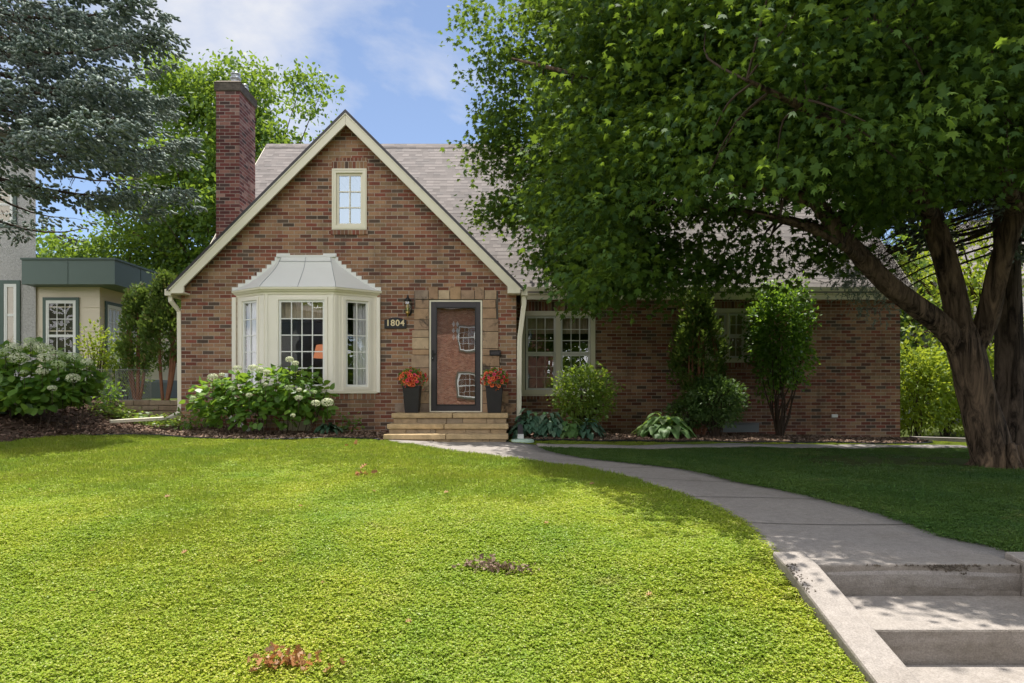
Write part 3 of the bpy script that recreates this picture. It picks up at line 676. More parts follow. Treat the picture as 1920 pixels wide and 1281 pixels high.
# gutters and eaves
def gutter_profile(y0): return [(y0, 3.60), (y0 - .07, 3.60), (y0 - .085, 3.64), (y0 - .12, 3.70), (y0 - .12, 3.735), (y0 - .105, 3.735), (y0 - .105, 3.71), (y0, 3.71)]
pr = gutter_profile(13.79); n = len(pr)
gt = MB().add([(0.24, y, z) for y, z in pr] + [(8.12, y, z) for y, z in pr], [tuple(range(n)), tuple(range(2 * n - 1, n - 1, -1))] + [(i, i + n, (i + 1) % n + n, (i + 1) % n) for i in range(n)])
gt.build('gutter', M['cream'], H)
MB().box(0.22, 8.09, 13.795, 13.82, 3.50, 3.70).build('fascia', M['cream'], H)
MB().box(0.078, 8.09, 13.822, 14.138, 3.585, 3.62).build('soffit', M['cream'], H)
gt = MB().box(-6.16, -6.045, 12.10, 13.7, 3.34, 3.45); gt.build('gutter', M['cream'], H)
gt = MB().box(.16, .275, 12.10, 13.66, 3.34, 3.45); gt.build('gutter', M['cream'], H)
def pipe(pts, w=.07, d=.055, mat='cream', name='downspout'):
    m = MB(); pts = [Vector(p) for p in pts]; vs = []; fs = []
    for i, p in enumerate(pts):
        dd = (pts[min(i + 1, len(pts) - 1)] - pts[max(i - 1, 0)]).normalized()
        a = Vector((1, 0, 0)); a = (a - dd * a.dot(dd))
        if a.length < .3: a = Vector((0, 0, 1)) - dd * dd.z
        a.normalize(); b = dd.cross(a)
        for sa, sb in ((-1, -1), (1, -1), (1, 1), (-1, 1)): vs.append(p + a * (sa * w / 2) + b * (sb * d / 2))
    for i in range(len(pts) - 1):
        for k in range(4):
            k2 = (k + 1) % 4; fs.append((i * 4 + k, i * 4 + k2, i * 4 + 4 + k2, i * 4 + 4 + k))
    fs += [(3, 2, 1, 0), tuple(len(vs) - 4 + k for k in range(4))]
    return m.add(vs, fs).build(name, M[mat], H, bevel=.006)
gl_ = float(hgt(-6.9, 11.4))
pipe([(-6.10, 12.2, 3.36), (-6.10, 12.2, 3.26), (-6.02, 12.36, 3.08), (-6.01, 12.36, 1.36), (-6.03, 12.34, 1.24), (-6.14, 12.2, 1.16), (-6.80, 11.55, gl_ + .10)], .075, .055)
pipe([(.215, 12.2, 3.36), (.215, 12.2, 3.20), (.14, 12.24, 2.62), (.135, 12.24, 2.5), (.125, 12.24, 1.10)], .085, .06)
yb_ = 12.0; q = lambda a, b, y: P(a, b, y)
pv = MB().tube(catmull([q(424, 700, 12.2), q(424, 745, 12.2), q(424, 768, 12.15), q(432, 782, 12.0), q(452, 797, 11.75), q(466, 806, 11.6)], 5), .035, 10); pv.build('drain_pipe', M['white'], H)
# chimney
cx0, cx1, cy0, cy1 = X(405, 13.5), X(449, 13.5), 13.5, 14.33
ch = MB().box(cx0, cx1, cy0, cy1, 3.3, 7.58).build('chimney', M['brick_chimney'], H)
c = MB().box(cx0 - .03, cx1 + .03, cy0 - .03, cy1 + .03, 7.582, 7.74); c.hexa([(cx0 - .045, cy0 - .045, 7.742), (cx1 + .045, cy0 - .045, 7.742), (cx1 + .045, cy1 + .045, 7.742), (cx0 - .045, cy1 + .045, 7.742), (cx0 + .02, cy0 + .02, 7.80), (cx1 - .02, cy0 + .02, 7.80), (cx1 - .02, cy1 - .02, 7.80), (cx0 + .02, cy1 - .02, 7.80)])
c.build('chimney_cap', M['cap'], ch, bevel=.012)
for (fx, fy, r, s) in ((-5.555, 13.72, .085, 1.0), (-5.53, 14.1, .07, .75)):
    f = MB(); z = 7.79
    f.lathe(fx, fy, [(r * 1.5, z), (r * 1.5, z + .03 * s), (r * .95, z + .05 * s), (r * .95, z + .10 * s), (r * 1.25, z + .115 * s), (r * 1.25, z + .15 * s), (r * .9, z + .16 * s), (r * .9, z + .2 * s), (r * 1.15, z + .21 * s), (r * 1.1, z + .235 * s), (r * .3, z + .26 * s)], 16)
    f.build('flue_pipe', M['galv'], ch)
MB().prism([(cx1 - .02, 4.0), (cx1 + .13, 4.12), (cx1 + .13, 4.30), (cx1 - .02, 4.45)], 13.4, 14.36).build('flashing', M['galv'], H)

# ---- windows
UX, NY = Vector((1, 0, 0)), Vector((0, -1, 0))
def rails(m, fr, u0, u1, v0, v1, w, n0, n1):
    m.fbox(fr, u0, u0 + w, n0, n1, v0, v1); m.fbox(fr, u1 - w, u1, n0, n1, v0, v1)
    m.fbox(fr, u0 + w, u1 - w, n0, n1, v0, v0 + w); m.fbox(fr, u0 + w, u1 - w, n0, n1, v1 - w, v1)
def grid(m, fr, u0, u1, v0, v1, cols, rows, n, w=.016, d=.012):
    for i in range(1, cols): u = u0 + (u1 - u0) * i / cols; m.fbox(fr, u - w / 2, u + w / 2, n - d, n, v0, v1)
    for j in range(1, rows): v = v0 + (v1 - v0) * j / rows; m.fbox(fr, u0, u1, n - d - .002, n - .002, v - w / 2, v + w / 2)
def quad(fr, u0, u1, n, v0, v1):
    O, U, N = fr; q = lambda u, v: O + U * u + N * n + Vector((0, 0, v)); return MB().add([q(u0, v0), q(u1, v0), q(u1, v1), q(u0, v1)], [(0, 1, 2, 3)])
def sash(fr, u0, u1, v0, v1, cols, rows, part, n=-.03, w=.04, frame='white', bar=.016, glass='glass'):
    m = MB(); rails(m, fr, u0, u1, v0, v1, w, n - .035, n); m.build('sash', M[frame], part)
    g = quad(fr, u0 + w, u1 - w, n - .02, v0 + w, v1 - w); g.build('pane', M[glass], part)
    if cols > 1 or rows > 1:
        b = MB(); grid(b, fr, u0 + w, u1 - w, v0 + w, v1 - w, cols, rows, n - .004, bar); b.build('muntin', M[frame], part)
def curtain(fr, u0, u1, v0, v1, n, part, mat='curtain', folds=9, amp=.02, name='curtain'):
    O, U, N = fr; k = folds * 8; vs = []; fs = []
    for i in range(k + 1):
        u = u0 + (u1 - u0) * i / k; d = n + amp * math.sin(i / 8 * 2 * math.pi) + amp * .4 * math.sin(i * .37)
        for v in (v0, (v0 + v1) / 2, v1): vs.append(O + U * u + N * d + Vector((0, 0, v)))
    for i in range(k):
        for j in range(2): a = i * 3 + j; fs.append((a, a + 3, a + 4, a + 1))
    MB().add(vs, fs, True).build(name, M[mat], part)

def casing(fr, w, h, cw, part_name='window', mat='cream', sill=True, n1=.03, parent=H):
    m = MB(); rails(m, fr, 0, w, 0, h, cw, -.10, n1)
    rails(m, fr, cw * .28, w - cw * .28, cw * .28, h - cw * .28, .012, n1, n1 + .008)
    return m.build(part_name, M[mat], parent)
# gable window
fr = (Vector((w1[0], GY, w1[2])), UX, NY); W_, H_ = w1[1] - w1[0], w1[3] - w1[2]
wp = casing(fr, W_, H_, .075)
sash(fr, .075, W_ - .075, .075, H_ - .075, 2, 3, wp, n=-.015, w=.042, frame='cream', bar=.02, glass='sky_glass')
# twin window of the wing
fr = (Vector((w2[0], WY, w2[2])), UX, NY); W_, H_ = w2[1] - w2[0], w2[3] - w2[2]
wp = casing(fr, W_, H_, .095)
u = lambda px: (X(px, WY) - w2[0])
m = MB().fbox(fr, u(1042), u(1051), -.10, .028, .096, H_ - .096); m.build('mullion', M['cream'], wp)
vm = Zp(662.5, WY) - w2[2]
for a, b in ((u(986.2), u(1042)), (u(1051), u(1107))):
    sash(fr, a, b, vm - .01, H_ - .10, 3, 3, wp, n=-.02, w=.04); sash(fr, a, b, .09, vm - .012, 3, 3, wp, n=-.045, w=.045, bar=.008)
MB().fbox(fr, -.02, W_ + .02, .0, .05, -.03, -.002).build('sill', M['cream'], wp)
curtain(fr, .08, W_ - .08, H_ - .45, H_ - .02, -.2, wp, 'tan_cloth', 12, .02, 'valance')
# small window of the wing
fr = (Vector((w3[0], WY, w3[2])), UX, NY); W_, H_ = w3[1] - w3[0], w3[3] - w3[2]
wp = casing(fr, W_, H_, .09); vm = Zp(630, WY) - w3[2]
sash(fr, .11, W_ * .5 - .01, vm, H_ - .10, 2, 2, wp, n=-.02, w=.038); sash(fr, .11, W_ * .5 - .01, .10, vm - .002, 2, 2, wp, n=-.045, w=.038)
MB().fbox(fr, W_ * .5 - .008, W_ * .5 + .03, -.10, .026, .091, H_ - .091).build('mullion', M['cream'], wp)
sash(fr, W_ * .5 + .032, W_ - .10, vm, H_ - .10, 2, 2, wp, n=-.02, w=.038); sash(fr, W_ * .5 + .032, W_ - .10, .10, vm - .002, 2, 2, wp, n=-.045, w=.038)
curtain(fr, .05, W_ - .05, .02, H_ - .02, -.2, wp, 'tan_cloth', 12, .015)
# dim rooms behind the glass
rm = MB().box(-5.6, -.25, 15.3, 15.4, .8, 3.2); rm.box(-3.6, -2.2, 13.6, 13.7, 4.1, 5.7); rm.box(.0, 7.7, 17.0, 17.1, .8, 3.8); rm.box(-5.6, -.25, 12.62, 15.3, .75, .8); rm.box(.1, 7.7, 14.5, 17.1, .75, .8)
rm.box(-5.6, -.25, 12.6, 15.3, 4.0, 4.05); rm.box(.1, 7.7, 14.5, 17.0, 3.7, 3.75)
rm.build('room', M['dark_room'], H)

# ---- bay window
BZ0, BZ1 = Zp(734, 11.88), Zp(552, 11.88); BY = 11.88
A_, B_, C_, D_ = Vector((bcx - 1.25, GY, 0)), Vector((bcx - .60, BY, 0)), Vector((bcx + .60, BY, 0)), Vector((bcx + 1.25, GY, 0))
bay = MB()
def zz_(z): return Vector((0, 0, z))
def face(m, a, b, z0, z1, gu0, gu1, gv0, gv1, t=.06):
    U = (b - a).normalized(); N = Vector((U.y, -U.x, 0)); fr = (a + zz_(z0), U, N); w = (b - a).length; h = z1 - z0
    m.fbox(fr, 0, gu0, -t, 0, 0, h); m.fbox(fr, gu1, w, -t, 0, 0, h); m.fbox(fr, gu0, gu1, -t, 0, 0, gv0); m.fbox(fr, gu0, gu1, -t, 0, gv1, h)
    return fr, w, h
hb = BZ1 - BZ0
f0 = face(bay, A_, B_, BZ0, BZ1, .15, .56, .085, hb - .085)
f1 = face(bay, B_, C_, BZ0, BZ1, X(516.2, BY) - B_.x + .06, X(608.7, BY) - B_.x, .085, hb - .10)
f2 = face(bay, C_, D_, BZ0, BZ1, .215, .625, .085, hb - .085)
bp = bay.build('bay_window', M['bay_cream'], H)
for fr_, g0, g1, cols, top in ((f0, .15, .56, 2, .085), (f1, X(516.2, BY) - B_.x + .06, X(608.7, BY) - B_.x, 4, .10), (f2, .215, .625, 2, .085)):
    fr, w, h = fr_
    m = MB(); rails(m, fr, g0 - .055, g1 + .055 if cols == 2 else g1 + .05, .03, h - top + .055, .05, .0, .018); m.build('casing', M['bay_cream'], bp)
    sash(fr, g0, g1, .085, h - top, cols, 5, bp, n=-.01, w=.035, frame='white', bar=.018)
fr, w, h = f2; curtain(fr, .40, .66, .02, h - .05, -.14, bp, 'curtain', 4, .02)
fr, w, h = f0; curtain(fr, .10, .60, .02, h - .05, -.14, bp, 'curtain', 7, .02)
fr, w, h = f1; curtain(fr, .10, 1.1, h - .40, h - .02, -.14, bp, 'tan_cloth', 10, .02, 'valance')
# seams on the wide posts, bottom board
for (fr, w, h), us in ((f2, (.012,)), (f1, (f1[1] - .05, .012)), (f0, (f0[1] - .05,))):
    for u_ in us: MB().fbox(fr, u_, u_ + .038, 0, .012, 0, h).build('corner_board', M['bay_cream'], bp)
fr, w, h = f2; MB().fbox(fr, .10, .112, 0, .006, 0, h).build('board_seam', M['bay_cream'], bp)
for xx in (bcx - 1.33, bcx + 1.262): MB().box(xx, xx + .068, GY - .045, GY, BZ0 - .02, BZ1).build('corner_board', M['bay_cream'], bp)
def baypoly(o, z):  # plan polygon offset outward by o
    return [(bcx - 1.25 - o * 1.05, GY), (bcx - .60 - o * .55, BY - o), (bcx + .60 + o * .55, BY - o), (bcx + 1.25 + o * 1.05, GY)]
def loft(rings, m=None, close=True):
    m = m or MB(); n = len(rings[0]); vs = [v for r in rings for v in r]; fs = []
    for j in range(len(rings) - 1):
        for k in range(n - (0 if close else 1)):
            k2 = (k + 1) % n; fs.append((j * n + k, j * n + k2, (j + 1) * n + k2, (j + 1) * n + k))
    if close: fs += [tuple(range(n - 1, -1, -1)), tuple((len(rings) - 1) * n + k for k in range(n))]
    return m.add(vs, fs)
co = loft([[(x, y, z) for x, y in baypoly(o, z)] for o, z in ((.015, BZ1), (.02, BZ1 + .03), (.055, BZ1 + .05), (.07, BZ1 + .075), (.095, BZ1 + .08), (.10, BZ1 + .115))])
co.build('cornice', M['cream'], bp)
MB().vprism(baypoly(.03, 0), BZ0 - .035, BZ0 - .001).build('sill', M['cream'], bp)
rt, rb = Zp(483, GY), BZ1 + .117
prof = [(0, .51, .44, .05), (.10, .535, .455, .07), (.22, .60, .475, .105), (.35, .70, .50, .155), (.48, .80, .53, .22), (.62, .92, .565, .30), (.75, 1.04, .60, .375), (.88, 1.19, .635, .455), (1, 1.36, .66, .525)]
rings = []
for s_, hw, b, p in reversed(prof):
    z = rt + (rb - rt) * s_; rings.append([(bcx - hw, GY, z), (bcx - b, GY - p, z), (bcx + b, GY - p, z), (bcx + hw, GY, z)])
br_ = loft(rings).build('bay_roof', M['white'], bp)
m = MB()
def rib(f):
    pts = []
    for s_, hw, b, p in prof:
        z = rt + (rb - rt) * s_; pts.append((bcx + b * f, GY - p - .003, z + .004))
    m.tube(pts, .0045, 6)
rib(-1); rib(0.0); rib(1)
m.tube([(bcx - .47, GY - .095, rt - .085), (bcx + .47, GY - .095, rt - .085)], .004, 6); m.build('roof_seam', M['galv'], br_)
MB().box(bcx - .53, bcx + .53, GY - .055, GY - .006, rt + .002, rt + .035).build('flashing', M['white'], br_)
for sgn in (-1, 1):
    m = MB(); zs = rb + .0
    k = 0
    while zs < rt + .01:
        s_ = 1 - (zs - rb) / (rt - rb); hw = float(np.interp(s_, [p[0] for p in prof], [p[1] for p in prof]))
        xo = hw + (.03 if k else -.02); xi = hw - .25 if hw > .7 else .3
        a, b = sorted((bcx + sgn * xi, bcx + sgn * xo)); m.box(a, b, GY - .013 - k * .0002, GY, zs, zs + .0677); zs += .0677; k += 1
    m.build('stepped_flashing', M['white'], br_)
MB().vprism([(bcx - 1.23, GY), (bcx - .59, BY + .02), (bcx + .59, BY + .02), (bcx + 1.23, GY)], .35, BZ0 - .14).build('bay_base', M['brick'], H)
MB().vprism([(bcx - 1.25, GY), (bcx - .60, BY), (bcx + .60, BY), (bcx + 1.25, GY)], BZ0 - .138, BZ0 - .037).build('bay_base_cap', M['brick_soldier'], H)
# table lamp glowing in the bay room
tl = empty('table_lamp', (-3.55, 13.1, 1.2), 'orange table lamp glowing behind the bay window', 'lamp')
MB().lathe(-3.55, 13.1, [(.26, 2.28), (.25, 2.3), (.20, 2.52), (.19, 2.53)], 20).build('lamp_shade', M['lamp_shade'], tl)
MB().lathe(-3.55, 13.1, [(.1, 1.2), (.1, 1.23), (.02, 1.3), (.035, 1.6), (.06, 1.8), (.02, 2.0), (.012, 2.3)], 12).build('lamp_base', M['wood'], tl)

# ---- front door
df = MB(); O = Vector((D0, GY, DZ0)); fr = (O, UX, NY); dw, dh = D1 - D0, DZ1 - DZ0
df.fbox(fr, 0, .028, -.16, .0, 0, dh); df.fbox(fr, dw - .028, dw, -.16, .0, 0, dh); df.fbox(fr, .028, dw - .028, -.16, .0, dh - .028, dh)
df.fbox(fr, .028, dw - .028, -.16, .02, 0, .018)
dpart = df.build('door_frame', M['cream'], H)
m = MB(); u0, u1, v0, v1 = .03, dw - .03, .02, dh - .03
gu0, gu1, gv0, gv1 = X(818.7, GY) - D0, X(891, GY) - D0, Zp(759, GY) - DZ0, Zp(577, GY) - DZ0
m.fbox(fr, u0, gu0, -.045, -.005, v0, v1); m.fbox(fr, gu1, u1, -.045, -.005, v0, v1); m.fbox(fr, gu0, gu1, -.045, -.005, v0, gv0); m.fbox(fr, gu0, gu1, -.045, -.005, gv1, v1)
sdr = m.build('storm_door', M['dark_frame'], H, bevel=.004)
m = MB(); rails(m, fr, gu0 - .012, gu1 + .012, gv0 - .012, gv1 + .012, .018, -.006, .003); m.build('glass_bead', M['black'], sdr)
quad(fr, gu0, gu1, -.026, gv0, gv1).build('pane', M['door_glass'], sdr)
hx = X(811.5, GY) - D0; hz = Zp(667, GY) - DZ0
m = MB().fbox(fr, hx - .018, hx + .018, -.005, .012, hz - .10, hz + .10); m.fbox(fr, hx - .008, hx + .06, .02, .034, hz + .02, hz + .036); m.fbox(fr, hx - .007, hx + .007, .012, .03, hz + .018, hz + .038); m.build('handle', M['black'], sdr, bevel=.003)
MB().lathe(D0 + hx, GY - .0125, [(.001, DZ0 + hz - .055), (.01, DZ0 + hz - .045), (.001, DZ0 + hz - .035)], 8).build('lock', M['galv'], sdr)
# inner wooden door with leaded light
fi = (O + Vector((0, .13, 0)), UX, NY)
m = MB().fbox(fi, .03, dw - .03, -.045, 0, .02, dh - .03)
for k in range(7): m.fbox(fi, .04 + k * .125, .04 + k * .125 + .118, 0, .006, .03, dh - .04)
idr = m.build('inner_door', M['wood'], H)
m = MB(); cxd = X(853, GY) - D0
m.fbox(fi, cxd - .085, cxd + .085, .006, .02, dh - .72, dh - .36); m.build('door_light_frame', M['wood'], idr)
m = MB()
for r_ in range(3):
    for c_ in range(2):
        cx_, cz_ = cxd - .035 + c_ * .07, dh - .66 + r_ * .12
        q = lambda u, v: fi[0] + UX * u + NY * .023 + Vector((0, 0, v))
        m.add([q(cx_, cz_ - .055), q(cx_ + .03, cz_), q(cx_, cz_ + .055), q(cx_ - .03, cz_)], [(0, 1, 2, 3)])
m.build('leaded_pane', M['curtain'], idr)
# sandstone surround
m = MB()
def st(px0, px1, py0, py1, proud=.022):
    x0, x1, z0, z1 = X(px0, GY), X(px1, GY), Zp(py1, GY), Zp(py0, GY); g = .005
    m.box(x0 + g, x1 - g, GY - proud - random.uniform(-.006, .008), GY + .02, z0 + g, z1 - g)
for y0, y1, e in ((562, 578.5, 778.5), (578.5, 600, 776), (600, 619, 776), (619, 633, 772.5), (633, 655, 772.5), (655, 666, 773), (666, 690, 771), (690, 712, 771), (712, 735, 770), (735, 757, 758), (757, 773.5, 740)):
    st(e, 804.6, y0, y1)
for y0, y1, e in ((562, 578, 929.8), (578, 598, 931), (598, 622, 935), (622, 654, 935), (654, 667, 934), (667, 688, 937), (688, 712, 938), (712, 733, 938), (733, 757, 954), (757, 773.5, 966)):
    st(904.4, e, y0, y1)
for x0, x1, t in ((778, 803.5, 544), (803.5, 822, 537.5), (822, 843.5, 544), (843.5, 864.5, 537), (864.5, 890, 544), (890, 908.5, 537.5), (908.5, 931.5, 544)):
    st(x0, x1, t, 562)
ssur = m.build('stone_surround', M['stone'], H, bevel=.006)
m = MB().box(X(777, GY), D0 - .001, GY - .008, GY - .001, DZ0, Zp(546, GY)); m.box(D1 + .001, X(934, GY), GY - .008, GY - .001, DZ0, Zp(546, GY)); m.box(D0 - .001, D1 + .001, GY - .0082, GY - .001, DZ1 + .001, Zp(546, GY))
m.build('mortar_bed', M['cap'], H)
# vents
MB().box(X(1558.6, WY), X(1570, WY), WY - .03, WY, Zp(783, WY), Zp(777, WY)).build('vent', M['white'], H, bevel=.004)
m = MB(); x0, x1 = 4.05, 5.1; m.box(x0, x1, WY - .05, WY - .002, .80, .98); m.box(x0 - .04, x1 + .04, WY - .09, WY - .002, .985, 1.0)
m.build('basement_window', M['grey_siding'], H)
# hatch under the bay
MB().box(-4.05, -3.5, BY + .0, BY + .03, .95, 1.12).build('vent', M['tan_cloth'], H)

# ================================================================ STONE STEPS
S = empty('stone_steps', (-1.05, 11.6, .78), 'three tan sandstone steps below the front door', 'steps')
for (yf, yb, zt_, xl, xr, sp_) in ((11.60, 12.285, 1.264, -2.045, -.065, -1.01), (11.27, 11.60, 1.096, -2.06, -.06, -1.12), (10.95, 11.27, .945, -2.06, -.06, -1.06)):
    zb = zt_ - .082
    MB().box(xl, sp_ - .005, yf - .03, yb - (.0 if yb > 12 else .0) - .002, zb, zt_).build('tread', M['tread'], S, bevel=.012)
    MB().box(sp_ + .005, xr, yf - .027, yb - .002, zb, zt_ - .002).build('tread', M['tread'], S, bevel=.012)
    m = MB(); x = xl + .03
    while x < xr - .06:
        w = random.choice([.12, .28, .4, .5, .09]); x2 = min(x + w, xr - .03)
        if xr - .03 - x2 < .08: x2 = xr - .03
        m.box(x + .003, x2 - .003, yf + random.uniform(0, .012), yb + .25 if yb < 12 else 12.28, zb - .09 if yf > 11 else .70, zb - .001); x = x2
    m.build('riser', M['step_stone'], S, bevel=.006)

# ================================================================ small things on the house front
pl = empty('house_number_sign', (X(741.5, GY), GY, Zp(607, GY)), 'black plaque reading 1804 in gold, left of the front door', 'number sign')
x0, x1, z0, z1 = X(721, GY), X(762, GY), Zp(616.5, GY), Zp(600, GY)
arch = [(x0, z0), (x1, z0), (x1, z1)] + [(x1 - (x1 - x0) * t, z1 + .045 * math.sin(math.pi * t) ** 1.5) for t in (.15, .25, .35, .5, .65, .75, .85)] + [(x0, z1)]
MB().prism(arch, GY - .025, GY - .002).build('plaque', M['black'], pl, bevel=.003)
fc = bpy.data.curves.new('n', 'FONT'); fc.body = '1804'; fc.size = .155; fc.extrude = .004; fc.align_x = 'CENTER'; fc.align_y = 'CENTER'; fc.offset = .003; fc.space_character = 1.12
fo = bpy.data.objects.new('tmp_text', fc); COL.objects.link(fo); bpy.context.view_layer.update()
tm = bpy.data.meshes.new_from_object(fo.evaluated_get(bpy.context.evaluated_depsgraph_get())); bpy.data.objects.remove(fo, do_unlink=True)
to = link_mesh('number', tm, M['gold'], pl); tm.materials.clear(); tm.materials.append(M['gold'])
to.location = (0, -.03, .005); to.rotation_euler = (math.radians(90), 0, 0)

lt = empty('wall_lantern', (X(766.5, GY), GY, Zp(590, GY)), 'black and brass carriage lantern left of the front door', 'lantern')
lx, ly = X(766.5, GY), GY - .13; z = Zp(590, GY)
MB().lathe(lx, GY - .012, [(.03, z - .02), (.055, z + .02), (.055, z + .2), (.03, z + .24)], 12, sy=.2).build('back_plate', M['black'], lt)
MB().tube([(lx, GY - .02, z + .24), (lx, GY - .07, z + .33), (lx, ly, z + .33), (lx, ly, z + .30)], .009, 8).build('arm', M['black'], lt)
MB().lathe(lx, ly, [(.04, z + .04), (.062, z + .10), (.07, z + .17), (.06, z + .22)], 6, smooth=False).build('glass', M['lantern_glass'], lt)
MB().lathe(lx, ly, [(.078, z + .222), (.066, z + .245), (.03, z + .28), (.012, z + .30), (.018, z + .315), (.002, z + .34)], 12).build('top_cap', M['black'], lt)
MB().lathe(lx, ly, [(.002, z - .07), (.014, z - .045), (.008, z - .02), (.034, z + .0), (.044, z + .038)], 12).build('finial', M['brass'], lt)
MB().lathe(lx, ly, [(.012, z + .04), (.012, z + .11), (.018, z + .12), (.02, z + .15), (.002, z + .185)], 10).build('bulb', M['gold'], lt)

mb_ = empty('mail_slot', (X(928.5, GY), GY, Zp(662, GY)), 'small dark metal slot plate right of the front door', 'mail slot')
fr = (Vector((X(918, GY), GY - .03, Zp(667, GY))), UX, NY)
m = MB(); rails(m, fr, 0, .20, 0, .098, .018, 0, .02); m.build('frame', M['black'], mb_, bevel=.003)
MB().fbox(fr, .019, .181, 0, .008, .019, .079).build('flap', M['dark_frame'], mb_)

# boot and splash block at the right downspout
bt = empty('drain_boot', (.12, 12.0, .75), 'slanted black drain pipe below the right downspout', 'drain pipe')
m = MB(); m.hexa([(.10, 11.35, .83), (.19, 11.35, .83), (.17, 12.0, 1.10), (.09, 12.0, 1.10), (.10, 11.35, .92), (.19, 11.35, .92), (.17, 12.0, 1.2), (.09, 12.0, 1.2)]); m.build('pipe', M['dark_frame'], bt)
m = MB(); m.hexa([(.09, 11.2, .80), (.19, 11.2, .80), (.195, 11.36, .825), (.095, 11.36, .825), (.09, 11.2, .90), (.19, 11.2, .90), (.195, 11.36, .925), (.095, 11.36, .925)]); m.build('outlet', M['white'], bt)
sb = MB(); gz = float(hgt(.2, 11.0))
vs = []; 
for r, h in ((.0, .012), (.12, .014), (.15, .05), (.175, .045), (.18, 0)):
    for k in range(20): a = 2 * math.pi * k / 20; vs.append((.17 + r * 1.05 * math.cos(a), 11.02 + r * .8 * math.sin(a), gz + h + .01))
fs = []
for j in range(4):
    for k in range(20): k2 = (k + 1) % 20; fs.append((j * 20 + k, j * 20 + k2, j * 20 + 20 + k2, j * 20 + 20 + k))
sb.add(vs, [f[::-1] for f in fs], True)
props(sb.build('splash_block', M['green_plastic']), 'pale green splash pad under the right downspout', 'splash block')
dk = MB(); gz = float(hgt(-8.15, 10.6))
dk.hexa([(-8.6, 10.35, gz + .03), (-7.85, 10.3, gz + .01), (-7.8, 10.6, gz + .0), (-8.6, 10.75, gz + .02), (-8.6, 10.4, gz + .12), (-7.9, 10.33, gz + .04), (-7.85, 10.55, gz + .04), (-8.6, 10.7, gz + .12)])
props(dk.build('splash_block', M['green_trim'], bevel=.02), 'dark green splash block on the mulch by the left hydrangea', 'splash block')

# ================================================================ retaining wall
rw = MB(); zb0 = .95
for row in range(5):
    z0 = 1.47 - .105 * (row + 1); x = -9.1 + (row % 2) * .15; y0 = 13.44 - row * .012
    while x < -6.06:
        w = random.uniform(.26, .42); x2 = min(x + w, -6.03)
        rw.box(x + .004, x2 - .004, y0 + random.uniform(-.012, .012), y0 + .2, z0 + .004, z0 + .101 + random.uniform(-.003, .003)); x = x2
props(rw.build('retaining_wall', M['wall_stone'], bevel=.01), 'low tan block retaining wall between the two houses', 'wall')

# ================================================================ NEIGHBOUR HOUSE (left)
NH = empty('stucco_house', (-14, 19, 1.4), 'grey stucco house with green trim and flat-roofed tan porch', 'house')
NYY = 17.0
sx = X(67, NYY)
MB().vprism([(-24, NYY), (sx, NYY), (-15.8, 22), (-24, 22)], .9, 8.0).build('stucco_wall', M['stucco'], NH)
m = MB(); m.hexa([(-24.5, 16.6, 8.0), (sx - .1, 16.6, 8.0), (-15.6, 22.4, 8.0), (-24.5, 22.4, 8.0), (-22, 19.2, 9.8), (-16.5, 19.0, 9.8), (-17, 20.4, 9.8), (-22, 20.4, 9.8)]); m.build('roof', M['roof'], NH)
px1 = X(187, 17.05); PY = 17.05
m = MB().box(-12.0, px1, PY, PY + .2, 2.0, 4.30); m.box(px1 - .2, px1, PY + .2, 21.5, 2.0, 4.30); pw = m.build('porch_wall', M['siding'], NH)
m = MB()
for z in (2.55, 3.15, 3.75, 4.02):
    m.box(X(61, 17.0), px1 + .012, PY - .012, PY - .0, z, z + .02); m.box(px1, px1 + .012, PY, 21.0, z, z + .02)
m.build('siding_board', M['siding'], NH)
m = MB().box(-12.0, px1 + .02, PY - .02, PY + .18, 1.2, 1.999); m.box(px1 - .18, px1 + .02, PY + .18, 21.5, 1.2, 1.999)
for k in range(7): z = 1.28 + k * .105; m.box(px1 + .02, px1 + .035, PY, 21.0, z, z + .02)
m.build('porch_base', M['grey_siding'], NH)
fx0, fx1 = X(40.6, 16.6), X(215, 16.6); fz0, fz1 = Zp(533, 16.6), Zp(487.5, 16.6)
fa = MB().box(fx0, fx1, 16.6, 18.95, fz0, fz1); fap = fa.build('porch_fascia', M['green_fascia'], NH)
m = MB().box(fx0 - .02, fx1 + .03, 16.57, 18.98, fz1 + .001, fz1 + .05); m.build('roof_edge', M['green_trim'], fap)
MB().box(X(126, 16.6), X(127.5, 16.6), 16.592, 16.599, fz0, fz1).build('panel_joint', M['green_trim'], fap); MB().box(fx1 + .001, fx1 + .008, 17.75, 17.78, fz0, fz1).build('panel_joint', M['green_trim'], fap)
UY, NX = Vector((0, 1, 0)), Vector((1, 0, 0))
def dh_window(fr, w, h, trim, parent, cols=3, rows=2, split=.5, sc=True):
    m = MB(); rails(m, fr, 0, w, 0, h, trim, .002, .035); wp = m.build('window', M['green_trim'], parent)
    a, b = trim + .002, trim + .04
    m = MB(); rails(m, fr, trim, w - trim, trim, h - trim, .045, .003, .03); m.build('frame', M['white'], wp)
    i0, i1 = trim + .045, w - trim - .045; v0, v1 = trim + .045, h - trim - .045; vm = v0 + (v1 - v0) * split
    MB().fbox(fr, i0, i1, .002, .008, v0, v1).build('blind', M['tan_cloth'] if sc else M['dark_room'], wp)
    for s0, s1, n in ((vm, v1, .026), (v0, vm - .002, .022)):
        m = MB(); rails(m, fr, i0, i1, s0, s1, .03, .010, n); m.build('sash', M['white'], wp)
        g = MB(); grid(g, fr, i0 + .03, i1 - .03, s0 + .03, s1 - .03, cols, rows, .020, .018, .008)
        if cols > 1: g.build('muntin', M['white'], wp)
        quad(fr, i0 + .03, i1 - .03, .010, s0 + .03, s1 - .03).build('pane', M['dim_glass'], wp)
